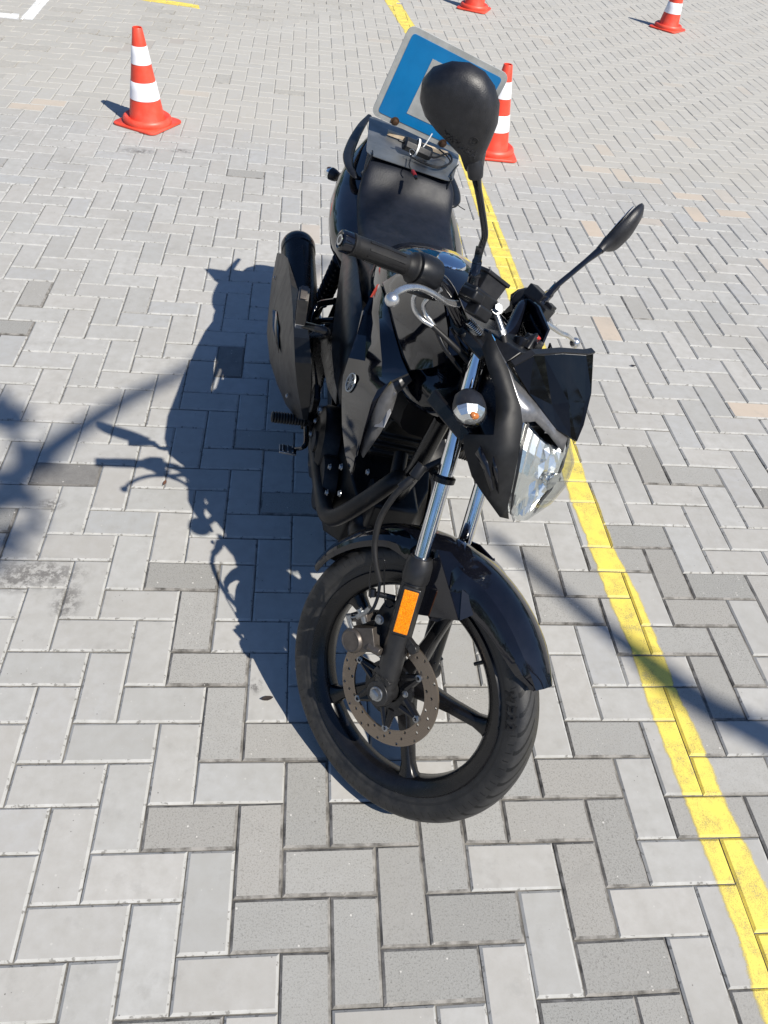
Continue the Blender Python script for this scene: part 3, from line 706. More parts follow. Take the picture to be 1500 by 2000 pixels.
# ---- front fork
F = lambda z, y, dx=0., dz=0.: V(1.478 - .4942*z + dx, y, z + dz)
for s_ in (-1, 1):
    y = .08*s_
    b = MB(); b.tube([F(.275, y), F(.285, y), F(.34, y), F(.42, y), F(.515, y), F(.53, y)], [.017, .0235, .0245, .0255, .0255, .0235], 24)
    b.tube([F(.525, y), F(.535, y), F(.56, y), F(.572, y)], [.0265, .0285, .0275, .0225], 24)
    lug = V(WC.x, y, .30)
    b.cyl(lug + V(0, .022, 0), lug - V(0, .024, 0), .026, .026, 24)
    b.box(F(.335, y*1.06), (.046, .036, .012), None)
    if s_ < 0:
        # mounting plate for the caliper and mudguard lugs
        b.slab([F(.345, -.076, -.01), F(.345, -.076, -.055), F(.40, -.076, -.072), F(.455, -.076, -.052), F(.462, -.076, -.01)], (0, -.01, 0))
        b.cyl(F(.425, -.074, .045), F(.425, -.088, .045), .0105, .0105, 16); b.box(F(.425, -.081, .028), (.04, .012, .02))
    leg = S(b, 'fork_leg', 'fork', smooth=40, bevel=.0012)
    b = MB(); b.tube([F(.56, y), F(.93, y)], .0152, 32); S(b, 'fork_tube', 'chrome', leg)
    b = MB(); b.lathe([(.0155, 0), (.022, .002), (.0225, .012), (.0155, .016)], F(.71, y), AXD, 28); b.box(F(.712, y, -.02), (.03, .014, .014)); S(b, 'tube_clamp', 'satin', leg)
    # reflector on its raised boss
    e1 = (F(.51, y) - F(.43, y)).normalized(); nrm = V(.52, -.85*(-s_)*-1 if s_ > 0 else -.85, .0); nrm = V(.45, .89*s_, .22).normalized()
    w_ = e1.cross(nrm).normalized(); nrm = w_.cross(e1).normalized()
    cc = F(.475, y) + nrm*.0215
    b = MB(); b.box(cc, (.038, .104, .022), (w_, e1, nrm)); S(b, 'reflector_boss', 'fork', leg, bevel=.004, seg=3)
    b = MB(); b.box(cc + nrm*.0115, (.029, .092, .004), (w_, e1, nrm)); S(b, 'reflector', 'amber', leg, bevel=.0015)
    b = MB(); b.hexbolt(lug + V(0, .024*s_, 0), (0, s_, 0), .0125, .011); S(b, 'axle_bolt', 'zinc', leg)
    if s_ < 0:
        tb = text_mb('YAMAHA', .0105, .0005); pc = F(.333, -.107); ey = V(0, -1, 0); ex = V(.87, 0, .49).normalized(); eu = V(-.49, 0, .87)
        tb.xf(lambda p: st(pc + ex*p.x + eu*p.y + ey*(p.z-.0005))); tb.build('leg_lettering', 'fork', leg, smooth=0)
b = MB(); b.slab([V(.93, -.10, .93), V(1.04, -.105, .93), V(1.055, 0, .93), V(1.04, .105, .93), V(.93, .10, .93), V(.915, 0, .93)], (0, 0, .022))
b.slab([V(1.0, -.10, .80), V(1.115, -.105, .80), V(1.13, 0, .80), V(1.115, .105, .80), V(1.0, .10, .80), V(.985, 0, .80)], (0, 0, .03))
b.cyl(AX0 + AXD*.86, AX0 + AXD*1.06, .026, .026)
S(b, 'triple_clamp', 'satin', bevel=.004)
# ---- caliper
cal = V(1.222, -.098, .345)
b = MB(); b.lathe([(.001, .0), (.026, .0), (.0275, .006), (.0265, .03), (.022, .036), (.02, .034), (.001, .034)], cal + V(-.004, .012, -.008), YD, 32)
ca = V(.78, 0, -.62); cb = V(.62, 0, .78)
b.box(cal + V(.0, .004, .0) + cb*.022, (.05, .04, .05), (ca, V(0, 1, 0), cb))
b.tube([cal + cb*.03 + ca*.012 + V(0, -.008, 0), cal + cb*.055 + ca*.026 + V(0, -.008, 0)], [.012, .009], 14)
b.box(cal + V(.0, .038, 0) + cb*.01, (.06, .035, .07), (ca, V(0, 1, 0), cb))
b.box(cal + ca*-.045 + cb*.01 + V(0, .01, 0), (.016, .05, .05), (ca, V(0, 1, 0), cb))
calp = S(b, 'brake_caliper', 'caliper', bevel=.005, seg=3, smooth=40)
for p_ in ((1.2258, -0.098, 0.4137), (1.2706, -0.092, 0.3607)): b = MB(); b.hexbolt(p_, YD, .0085, .008); S(b, 'caliper_bolt', 'zinc', calp)
b = MB(); b.hexbolt((1.2082, -0.1, 0.3053), YD, .005, .005); S(b, 'slide_pin_bolt', 'zinc', calp)
b = MB(); b.tube([(1.2095, -0.11, 0.3876), (1.1991, -0.115, 0.3965), (1.1842, -0.12, 0.4045)], [.006, .0055, .0065], 10); b.tube([(1.2043, -0.11, 0.3508), (1.1906, -0.115, 0.3592), (1.1758, -0.12, 0.3729)], [.005, .005, .006], 10)
b.tube([(1.1935, -0.118, 0.3867), (1.2, -0.118, 0.414), (1.1996, -0.12, 0.4278)], [.006, .006, .004], 10);
b.tube([(1.1739, -0.118, 0.3646), (1.1877, -0.118, 0.3774), (1.1947, -0.118, 0.3969)], .0022, 8)
S(b, 'bleed_nipple', 'zinc', calp)

# ---- front mudguard
grid = []
N1 = 40
for i in range(N1+1):
    th_ = 178 - (178-53.5)*i/N1; a = R(th_); t = i/N1
    hw_ = .052 if th_ > 70 else .052 - .022*((70-th_)/16.5)**1.5
    if th_ > 165: hw_ = .052 - .014*((th_-165)/13)
    # depth of the side skirt
    def lerp(x, tab):
        for (x0, y0), (x1, y1) in zip(tab, tab[1:]):
            if x0 <= x <= x1: return y0 + (y1-y0)*(x-x0)/(x1-x0)
        return tab[0][1] if x < tab[0][0] else tab[-1][1]
    sk = lerp(th_, [(53.5, .006), (60, .032), (78, .046), (90, .06), (96, .115), (100, .125), (117, .118), (122, .05), (135, .026), (178, .018)])
    fl = lerp(th_, [(53.5, .0), (75, .003), (94, .006), (99, .020), (102, .016), (106, .004), (120, .004), (130, 0.), (178, 0)])
    row = []
    for (yy, dr) in ((-1.06, -sk), (-1.07, -sk*.5), (-1.04, -.016), (-.93, -.004), (-.6, .0065), (-.3, .0105), (0, .0135), (.3, .0105), (.6, .0065), (.93, -.004), (1.04, -.016), (1.07, -sk*.5), (1.06, -sk)):
        r_ = .322 + dr; y_ = yy*hw_ + (math.copysign(fl, yy) if abs(yy) > .9 else 0)
        row.append(WC + V(r_*math.cos(a), y_, r_*math.sin(a)))
    grid.append(row)
b = MB(); b.shell(grid[::-1], .003)
mg = S(b, 'front_mudguard', 'gloss', smooth=28)

b = MB(); fin = {'a': (1.2065, -0.066, 0.6025), 'b': (1.3369, -0.082, 0.5509), 'c': (1.2569, -0.07, 0.4653), 'd': (1.2244, -0.066, 0.5437), 'e': (1.2648, -0.06, 0.6181), 'f': (1.3431, -0.06, 0.5709), 'g': (1.225, -0.058, 0.6163)}
for f_ in ('a b c d', 'a g e b', 'e f b'):
    pts_ = [V(fin[k_]) for k_ in f_.split()]; b.add(pts_, [list(range(len(pts_)))])
S(b, 'mudguard_side_panel', 'gloss', mg, mir=True, solid=.003, smooth=0)
# ---- headlight unit and its cowl
cow = {
 'A': (1.0271, -0.125, 0.9864), 'W1': (1.0387, -0.13, 0.9563), 'W2': (1.0741, -0.132, 0.9391), 'W3': (1.1057, -0.132, 0.9269), 'W4': (1.137, -0.132, 0.8983), 'W5': (1.1606, -0.132, 0.8679),
 'W6': (1.1205, -0.138, 0.83), 'W7': (1.1362, -0.138, 0.8127), 'W8': (1.1788, -0.128, 0.785), 'W9': (1.208, -0.118, 0.7754), 'W10': (1.254, -0.08, 0.7529), 'W11': (1.2622, -0.055, 0.7527),
 'R1': (1.0619, -0.12, 0.9727), 'R2': (1.0967, -0.118, 0.9612), 'K': (1.1558, -0.112, 0.9306), 'R4': (1.1768, -0.108, 0.9125), 'R5': (1.2054, -0.108, 0.8746), 'R6': (1.2281, -0.1, 0.8342), 'R7': (1.2505, -0.075, 0.7758),
 'T1': (1.0539, -0.108, 0.9705), 'T2': (1.1006, -0.1, 0.9568), 'T3': (1.1322, -0.088, 0.9498), 'T4': (1.166, -0.067, 0.9389), 'T5': (1.2026, -0.036, 0.925), 'T6': (1.2188, 0.0, 0.9227),
 'H': (1.1747, -0.092, 0.9117), 'I': (1.1791, -0.07, 0.9185), 'J': (1.2053, -0.036, 0.9089), 'N': (1.2342, 0.0, 0.8941),
}
def polys(names, table, mb=None):
    mb = mb or MB(); idx = {}; vs = []; fs = []
    for f in names:
        g = []
        for k in f.split():
            if k not in idx: idx[k] = len(vs); vs.append(table[k])
            g.append(idx[k])
        fs.append(g)
    return mb.add(vs, fs)
b = polys(['A W1 W2 R1', 'W2 W3 R2 R1', 'W3 W4 K R2', 'W4 W5 R5 R4 K', 'W5 W6 W7 W8', 'W5 W8 W9 R6 R5', 'W9 W10 R7 R6', 'W10 W11 R7'], cow)
hc = S(b, 'headlight_cowl', 'cowlmatte', mir=True, solid=.004, smooth=14)
b = polys(['A R1 T1', 'T1 R1 R2 T2', 'T2 R2 K T3', 'T3 K H I T4', 'T4 I J T5', 'T5 J N T6', 'K R4 H'], cow)
S(b, 'cowl_trim', 'gunmetal', hc, mir=True, solid=.004, smooth=22)
# vent slot panels inside the lower wing
b = MB(); b.add([(1.1568, -0.134, 0.8394), (1.1891, -0.134, 0.8282), (1.2229, -0.118, 0.7979), (1.2226, -0.12, 0.7912), (1.187, -0.13, 0.8131), (1.1601, -0.137, 0.8241)], [[0, 1, 2, 3, 4, 5]])
b.xf(lambda p: p + V(.0, -.0015, 0)); S(b, 'cowl_vent', 'gloss', hc, mir=True, solid=.003); b = MB()
b.add([(1.1873, -0.134, 0.8426), (1.2088, -0.13, 0.8293), (1.2328, -0.112, 0.7947), (1.2204, -0.118, 0.8018), (1.1982, -0.13, 0.8246)], [[0, 1, 2, 3, 4]])
b.xf(lambda p: p + V(.0, -.0015, 0)); S(b, 'cowl_vent', 'gloss', hc, mir=True, solid=.003)
# body of the headlight behind the lens: rows from top to bottom, edge -> centre
E_ = [(1.1748, -0.088, 0.913), (1.2004, -0.104, 0.8795), (1.2238, -0.1, 0.8426), (1.2438, -0.085, 0.7996), (1.2569, -0.055, 0.7609)]
C_ = [(1.2302, 0.0, 0.8953), (1.2614, 0.0, 0.881), (1.2785, 0.0, 0.8452), (1.2816, 0.0, 0.803), (1.2724, 0.0, 0.7513)]
def lens_pt(v, u, inset=0.):
    """v 0..1 top to bottom, u -1..1 across"""
    k = v*4; i = min(3, int(k)); f = k-i
    e = V(E_[i]).lerp(V(E_[i+1]), f); c_ = V(C_[i]).lerp(V(C_[i+1]), f); a = abs(u); s_ = 1-(1-(1-a))**2 if False else 1 - a**2.2
    p = V(e.x + (c_.x-e.x)*s_, math.copysign(abs(e.y)*a, u), e.z + (c_.z-e.z)*s_)
    return p - V(inset, 0, inset*.25)
lensm = bpy.data.materials.new('clear_polycarbonate'); lensm.use_nodes = True; t_ = lensm.node_tree; t_.nodes.clear()
o_ = t_.nodes.new('ShaderNodeOutputMaterial'); mx = t_.nodes.new('ShaderNodeMixShader'); tr = t_.nodes.new('ShaderNodeBsdfTransparent'); gl = t_.nodes.new('ShaderNodeBsdfGlossy'); fr = t_.nodes.new('ShaderNodeLayerWeight')
tr.inputs[0].default_value = (.93, .94, .93, 1); gl.inputs['Roughness'].default_value = .03; fr.inputs[0].default_value = .5
pw = t_.nodes.new('ShaderNodeMath'); pw.operation = 'POWER'; pw.inputs[1].default_value = 4.; ma = t_.nodes.new('ShaderNodeMath'); ma.operation = 'MULTIPLY_ADD'; ma.inputs[1].default_value = .55; ma.inputs[2].default_value = .04
t_.links.new(fr.outputs['Facing'], pw.inputs[0]); t_.links.new(pw.outputs[0], ma.inputs[0]); t_.links.new(ma.outputs[0], mx.inputs[0]); t_.links.new(tr.outputs[0], mx.inputs[1]); t_.links.new(gl.outputs[0], mx.inputs[2]); t_.links.new(mx.outputs[0], o_.inputs[0])
us = [-1 + 2*i/20 for i in range(21)]; vs_l = [i/16 for i in range(17)]
b = MB(); b.shell([[lens_pt(v, u) for u in us] for v in vs_l], .003)
hl = S(b, 'headlight', lensm, smooth=50)
b = MB()
def refl(v, u):
    p = lens_pt(v, u*.985, .007 + .026*(1-abs(u)**2)*math.sin(PI*min(1, max(0, v)))**.7)
    return p
rows = []
for i in range(9):
    v = .02 + .96*i/8; row = []
    for j in range(25):
        u = -1 + 2*j/24; p = refl(v, u); q = (j % 2)*.004 if (abs(u) > .45 and v < .75) else ((i+j//3) % 2)*.010
        row.append(p - V(q, 0, 0))
    rows.append(row)
b.shell(rows, .002)
S(b, 'reflector_bowl', 'reflector', hl, smooth=0)
for u0, u1 in ((-1, -.965), (.965, 1)): b = MB(); b.shell([[lens_pt(v, u, -.0005) for u in (u0, u1)] for v in vs_l], .004); S(b, 'lens_rim', 'matte', hl)
b = MB(); b.lathe([(.001, -.008), (.011, -.007), (.015, .0), (.015, .006), (.019, .010)], lens_pt(.46, -.1, .024), (1, 0, .2), 20); S(b, 'headlamp_bulb', 'chrome', hl)
b = MB(); b.tube([(1.204, -0.085, 0.8405), (1.2315, -0.03, 0.8321), (1.251, 0.0, 0.8569)], .003, 8); b.tube([(1.2672, -0.02, 0.7729), (1.2315, -0.03, 0.8321)], .003, 8)
b.xf(lambda p: p - V(.012, 0, .003)); S(b, 'reflector_rib', 'reflector', hl)
# housing behind
b = MB(); b.loft([[V(1.02, y_*.5, z_) for y_, z_ in ((-.10, .80), (.10, .80), (.12, .86), (.10, .93), (-.10, .93), (-.12, .86))],
                  [lens_pt(.93, -.6, .045), lens_pt(.93, .6, .045), lens_pt(.45, .9, .075), lens_pt(.05, .7, .05), lens_pt(.05, -.7, .05), lens_pt(.45, -.9, .075)]])
S(b, 'headlight_housing', 'satin', hl, bevel=.004)
# fly screen above the headlight
vis = {'a': (1.0978, -0.118, 0.9668), 'b': (1.0988, -0.085, 0.9956), 'b2': (1.0993, -0.05, 1.0005), 'c': (1.103, 0.0, 1.0119), 'l': (1.1133, 0.075, 1.0243), 'm': (1.1131, 0.1, 1.0303), 'd': (1.1385, -0.086, 0.9462), 'e': (1.1636, -0.03, 0.9449),
       'f': (1.1712, 0.008, 0.9593), 'n': (1.1792, 0.055, 0.967), 'o': (1.1694, 0.078, 0.9818), 'g': (1.2026, -0.032, 0.9213), 'h': (1.2214, 0.0, 0.9202), 'i': (1.2292, 0.018, 0.9184), 'k': (1.2116, 0.04, 0.941)}
b = polys(['a b d', 'b b2 e d', 'b2 c f e', 'c l n f', 'l m o n', 'd e g', 'e f h g', 'f n i h', 'n o k i'], vis); b.xf(lambda p: p + V(.004, 0, .003))
fs_ = S(b, 'fly_screen', 'screenblack', solid=.004, smooth=0)
b = MB(); rim = [V(vis[k_]) for k_ in ('a', 'b', 'b2', 'c', 'l', 'm')]
b.shell([[p + V(.005, 0, .0045) for p in rim], [p + V(-.007, 0, .005) for p in rim]], .004)
S(b, 'screen_lip', 'matte', fs_, smooth=20)
# instrument cluster
b = MB(); b.loft([[V(1.075, y_, z_) for y_, z_ in ((-.075, .925), (.075, .925), (.09, .96), (.07, .985), (-.07, .985), (-.09, .96))],
                  [V(.985, y_, z_) for y_, z_ in ((-.065, .925), (.065, .925), (.08, .945), (.06, .965), (-.06, .965), (-.08, .945))]])
b.add([V(1.06, -.02, .985), V(1.06, .02, .985), V(1.03, .02, .975), V(1.03, -.02, .975), V(1.045, 0, 1.015)], [[0, 1, 4], [1, 2, 4], [2, 3, 4], [3, 0, 4]])
ic = S(b, 'instrument_cluster', 'matte', bevel=.003)
b = MB(); b.slab([V(.9845, -.055, .93), V(.9845, .055, .93), V(.9845, .055, .96), V(.9845, -.055, .96)], (-.001, 0, 0)); S(b, 'display', mat('dark_display', (.02, .03, .03), .08), ic)
# indicators
def indicator(c, d, steer=True, parent=bike):
    c = V(c); K = 1.18 if steer else 1.; d = V(d).normalized(); upv = V(-.35, 0, .94); w_ = d.cross(upv).normalized(); upv = w_.cross(d).normalized()
    b = MB(); prof = [(.0001, -.028), (.012, -.026), (.020, -.018), (.0235, -.006), (.0245, .004)]
    def sq(p):                        # squash into an oval that hangs below
        r_ = p - c; return c + (d*r_.dot(d) + w_*r_.dot(w_)*1.05 + upv*r_.dot(upv)*.86)*K
    b.lathe(prof, c, d, 28); b.xf(sq); b.tube([c - d*.012, c - V(.014, c.y*.18, .004), V(c.x - .05, c.y*.5, c.z - .012)], [.015, .011, .009], 12, 4)
    ind = part(b, 'indicator', 'grain', parent, steer=steer, smooth=60)
    b = MB(); b.lathe([(.0245, .004), (.0235, .012), (.019, .021), (.011, .027), (.0001, .029)], c, d, 28); b.xf(sq); part(b, 'indicator_lens', lensm, ind, steer=steer, smooth=60)
    b = MB(); b.lathe([(.0230, .0045), (.0215, .010), (.0165, .0175), (.009, .0225), (.0001, .0235)], c, d, 9); b.xf(sq); part(b, 'indicator_reflector', 'reflector', ind, steer=steer, smooth=0)
    b = MB(); b.sphere(c + d*.016*K + upv*.011, .0080, 12, 8, (1.2, 1.3, .8)); part(b, 'indicator_bulb', 'bulb', ind, steer=steer)
    return ind
indicator((1.1164, -0.185, 0.8884), (.84, -.40, -.40)); indicator(V((1.1164, -0.185, 0.8884))*1 if False else V((V((1.1164, -0.185, 0.8884)).x, .185, V((1.1164, -0.185, 0.8884)).z)), (.84, .40, -.40))

# ---- handlebar and controls
bR = [V(.842, -.33, .979), V(.895, -.20, .993), V(.918, -.15, .99), V(.955, -.10, .955), V(.972, -.05, .938), V(.975, 0, .936)]
bars = bR + [V(p.x, -p.y, p.z) for p in bR[-2::-1]]
b = MB(); b.tube(bars, [.0112, .0112, .0125, .0145, .0145, .0145, .0145, .0145, .0125, .0112, .0112], 20, 5); b.box((.975, -.03, .936), (.04, .024, .03)); b.box((.975, .03, .936), (.04, .024, .03))
hb = S(b, 'handlebar', 'gloss', smooth=50)
for s_ in (-1, 1):
    e0 = V(.842, .33*s_, .979); e1 = V(.895, .20*s_, .993); d = (e1-e0).normalized()
    prof = [(.0145, -.002), (.0178, .0), (.0178, .004), (.0165, .006)]
    for k in range(24): prof += [(.0168 + .0012*math.sin(PI*k/23), .008 + k*.0042), (.0160 + .0012*math.sin(PI*k/23), .0095 + k*.0042)]
    prof += [(.0178, .109), (.0182, .112), (.0235, .118), (.0255, .120), (.0255, .1225), (.022, .125)]
    b = MB(); b.lathe(prof, e0, d, 32)
    g_ = S(b, 'grip', 'rubber', smooth=50)
    b = MB(); b.lathe([(.0001, -.021), (.009, -.021), (.0095, -.019), (.013, -.0205), (.0165, -.019), (.0172, -.015), (.0172, -.003), (.0155, -.001)], e0, d, 32)
    S(b, 'bar_end_weight', 'gloss', g_)
    gu = V(0, 0, 1); gu = (gu - d*gu.dot(d)).normalized(); gw = d.cross(gu)
    for an in (20, 60, 100, 140, 200, 250, 300):
        e_ = gu*math.cos(R(an)) + gw*math.sin(R(an)); b = MB(); b.box(e0 + d*.062 + e_*.0176, (.070, .0035, .0014), (d, e_.cross(d), e_)); S(b, 'grip_rib', 'rubber', g_)
    b = MB(); b.lathe([(.0055, -.0215), (.0085, -.0215), (.0085, -.0205), (.0055, -.0205)], e0, d, 24, closed=True); S(b, 'bar_end_plug', 'alu', g_)
    # throttle / switch housing
    b = MB(); b.lathe([(.021, .124), (.0275, .127), (.0295, .133), (.0295, .160), (.027, .169), (.020, .171)], e0, d, 24)
    if s_ < 0: b.xf(lambda p: p)
    hs = S(b, 'switch_housing', 'matte', hb, smooth=40)
    b = MB(); c_ = e0 + d*.150 + V(.012, 0, -.022); b.box(c_, (.036, .036, .03), (V(.9, 0, .43), d, V(-.43, 0, .9)))
    if s_ > 0: b.box(c_ + V(-.025, .01, .025), (.018, .02, .016)); b.box(c_ + V(-.03, -.012, .012), (.016, .014, .014))
    S(b, 'switch_block', 'matte', hb, bevel=.004, seg=3)
    # lever
    if s_ < 0: pts = [(0.9513, -0.135, 0.9795), (0.9489, -0.165, 0.9771), (0.9407, -0.205, 0.9821), (0.9359, -0.24, 0.9837), (0.9384, -0.275, 0.9794), (0.9472, -0.305, 0.9721), (0.9599, -0.322, 0.9666)]
    else: pts = [(0.9523, 0.205, 0.9887), (0.9648, 0.235, 0.9867), (0.9737, 0.265, 0.9841), (0.9795, 0.29, 0.9849), (0.9835, 0.315, 0.9813), (0.9879, 0.328, 0.9778)]
    nn = len(pts); b = MB(); b.tube(pts, [.0085 - .0028*i/(nn-1) for i in range(nn)], 16, 4, flat=(1.0, .7)); b.sphere(V(pts[-1]) + V(.001, .003*s_, -.001), .0118, 24, 16)
    S(b, 'brake_lever' if s_ < 0 else 'clutch_lever', 'alu', hb, smooth=50)
# brake master cylinder and reservoir
mc = V((0.9651, -0.105, 1.002)); mx_ = V(.30, .94, -.12).normalized(); mz_ = V(-.30, .12, .94).normalized(); my_ = mz_.cross(mx_).normalized(); mz_ = mx_.cross(my_)
b = MB(); b.box(mc + mx_*-.004 + mz_*.002, (.066, .034, .030), (mx_, my_, mz_)); b.box(mc + mx_*-.034 + my_*.012*-1, (.026, .040, .018), (mx_, my_, mz_))
b.box(mc + mx_*-.01 + my_*.022*-1 + mz_*-.018, (.04, .03, .022), (mx_, my_, mz_))
mcyl = S(b, 'brake_master_cylinder', 'matte', bevel=.004, seg=3)
rc = V((0.9451, -0.085, 1.0295)); b = MB()
b.loft([[rc + mx_*x_ + my_*y_ + mz_*-.020 for x_, y_ in ((-.026, -.018), (.026, -.018), (.026, .018), (-.026, .018))], [rc + mx_*x_ + my_*y_ + mz_*.010 for x_, y_ in ((-.029, -.021), (.029, -.021), (.029, .021), (-.029, .021))],
        [rc + mx_*x_ + my_*y_ + mz_*.0105 for x_, y_ in ((-.032, -.024), (.032, -.024), (.032, .024), (-.032, .024))], [rc + mx_*x_ + my_*y_ + mz_*.017 for x_, y_ in ((-.032, -.024), (.032, -.024), (.032, .024), (-.032, .024))]])
S(b, 'fluid_reservoir', 'grain', mcyl, bevel=.003, seg=3)
b = MB(); b.hexbolt((0.9531, -0.115, 1.0106), mz_, .0065, .005); S(b, 'pivot_bolt', 'satin', mcyl)
b = MB(); q0 = V((0.9856, -0.075, 1.0029)); q1 = V((0.9984, -0.08, 1.0024)); dd = V(.45, -.6, .66).normalized()
b.cyl(q0 - dd*.012, q0 + dd*.010, .0105, .0105, 20); b.hexbolt(q0 + dd*.010, dd, .0085, .008, False)
b.tube([q0, (1.0073, -0.07, 0.9918), (1.0249, -0.065, 0.9805)], [.006, .0055, .0065], 14); b.lathe([(.0075, 0), (.0075, .008)], (1.0176, -0.068, 0.9857), (V((1.0249, -0.065, 0.9805)) - V((1.0073, -0.07, 0.9918))), 6)
S(b, 'banjo_bolt', 'zinc', mcyl)
# hoses and cables
def cable(name, pts, r_, m, steer=True, parent=bike, k=6):
    b = MB(); b.tube(pts, r_, 10, k); return part(b, name, m, parent, steer=steer, smooth=60)
cable('brake_hose', [(1.0249, -0.065, 0.9805), (1.0487, -0.06, 0.9603), (1.0681, -0.06, 0.9295), (1.0875, -0.05, 0.8733), (1.1041, -0.05, 0.8112), (1.0998, -0.07, 0.7536), (1.0893, -0.1, 0.7102), (1.0886, -0.12, 0.6719), (1.0902, -0.13, 0.6292), (1.0988, -0.13, 0.58), (1.1199, -0.125, 0.5348), (1.1477, -0.12, 0.504), (1.1755, -0.11, 0.4789)], .0062, 'rubber')
cable('brake_line', [(1.1755, -0.11, 0.4789), (1.1938, -0.11, 0.4525), (1.2056, -0.115, 0.4272), (1.2045, -0.118, 0.4131)], .0035, 'satin')
for pts_, r_ in (([(1.0827, -0.103, 0.7132), (1.0882, -0.112, 0.6863)], .0115), ([(1.0881, -0.113, 0.6807), (1.0865, -0.124, 0.656)], .009)): b = MB(); b.tube(pts_, r_, 12); S(b, 'hose_sleeve', 'matte', bevel=.001)
cable('hose_guide', [(1.1865, -0.115, 0.4397), (1.1629, -0.12, 0.4661), (1.1439, -0.125, 0.5006), (1.1469, -0.12, 0.5157), (1.1583, -0.115, 0.5202), (1.1747, -0.11, 0.4942), (1.2089, -0.1, 0.4518), (1.2222, -0.1, 0.4489), (1.2241, -0.09, 0.4547)], .0016, 'satin')
b = MB(); b.tube([(1.176, -0.113, 0.4558), (1.1861, -0.113, 0.4435)], .008, 12); S(b, 'hose_clip', 'satin'); b = MB(); b.tube([(1.1878, -0.11, 0.4532), (1.2148, -0.085, 0.4665)], .006, 10); S(b, 'hose_bracket', 'satin')
cable('throttle_cable', [(0.9181, -0.185, 0.9869), (0.9058, -0.19, 0.955), (0.9114, -0.18, 0.9337), (0.9245, -0.16, 0.9226), (0.9442, -0.145, 0.9238)], .0042, 'alu'); 
cable('throttle_cable', [(0.9288, -0.17, 0.9874), (0.9176, -0.17, 0.9513), (0.9238, -0.16, 0.9356), (0.9378, -0.148, 0.9285), (0.9473, -0.14, 0.9237)], .0042, 'alu')
cable('throttle_cable', [(0.9442, -0.145, 0.9238), (0.9752, -0.125, 0.92), (0.9983, -0.1, 0.9129), (1.0231, -0.07, 0.901), (1.0419, -0.04, 0.8888)], .0048, 'rubber')
cable('throttle_cable', [(0.9473, -0.14, 0.9237), (0.9789, -0.125, 0.9056), (1.003, -0.1, 0.893), (1.0268, -0.06, 0.874)], .0042, 'satin')
cable('brake_switch_wire', [(0.9765, -0.11, 0.9655), (0.9905, -0.09, 0.9602), (0.9981, -0.06, 0.9527)], .0045, 'rubber')
cable('wire_sleeve', [(1.0077, -0.07, 0.9655), (1.0242, -0.07, 0.9619), (1.0431, -0.07, 0.9546)], .0035, 'bluewire')
cable('clutch_cable', [(0.9542, 0.19, 0.9963), (0.9568, 0.18, 0.981), (0.9755, 0.16, 0.966), (1.0108, 0.13, 0.9461)], .0048, 'alu')
cable('clutch_cable', [(1.0108, 0.13, 0.9461), (1.0418, 0.1, 0.9306), (1.0628, 0.06, 0.8938)], .0045, 'rubber')
cable('wiring_loom', [(0.977, -0.1, 0.9419), (1.0022, -0.08, 0.9302), (1.0154, -0.05, 0.9081), (1.0405, -0.02, 0.8823)], .007, 'rubber')
for k_, pts in enumerate(([(0.961, -0.12, 0.9376), (0.9818, -0.09, 0.9212), (1.0005, -0.08, 0.9168)], [(0.9716, -0.11, 0.9303), (0.9965, -0.08, 0.9133), (1.0095, -0.06, 0.9143)])): cable('wire', pts, .0025, 'satin')
b = MB()
for k in range(9): b.lathe([(.0062, -.0009), (.0072, 0), (.0062, .0009)], V((0.9773, -0.11, 0.9662)).lerp(V((0.9959, -0.085, 0.9596)), k/8), V((0.9959, -0.085, 0.9596)) - V((0.9773, -0.11, 0.9662)), 12, closed=True)
S(b, 'switch_spring', 'alu')
b = MB(); kc = V((1.0456, -0.01, 0.9625)); b.cyl(kc, kc + AXD*.03, .016, .016, 24); b.box(kc + V(.0, .02, .02), (.03, .03, .035)); sw = S(b, 'ignition_switch', 'satin', bevel=.002)
b = MB(); b.box(kc + V(0, .018, .040), (.012, .016, .006)); S(b, 'start_switch', 'red', sw, bevel=.002)
b = MB(); b.cyl((1.0398, 0.0, 0.9585), (1.0236, 0.0, 0.9716), .004); S(b, 'ignition_key', 'zinc', sw, bevel=.001)
b = MB(); b.hexbolt((0.9791, -0.05, 0.9414), AXD, .008, .007); S(b, 'clamp_bolt', 'zinc')
# clutch perch on the left bar
b = MB(); b.box((0.9389, 0.19, 1.0051), (.034, .045, .026)); b.lathe([(.013, 0), (.012, .004), (.013, .008), (.0115, .012), (.0125, .016), (.010, .022), (.009, .030)], (0.9424, 0.19, 0.992), (.3, .9, -.15), 16); b.box((0.9112, 0.185, 1.0164), (.042, .034, .034))
b.box((0.9452, 0.2, 1.0196), (.018, .022, .012)); S(b, 'clutch_perch', 'matte', bevel=.008, seg=3)
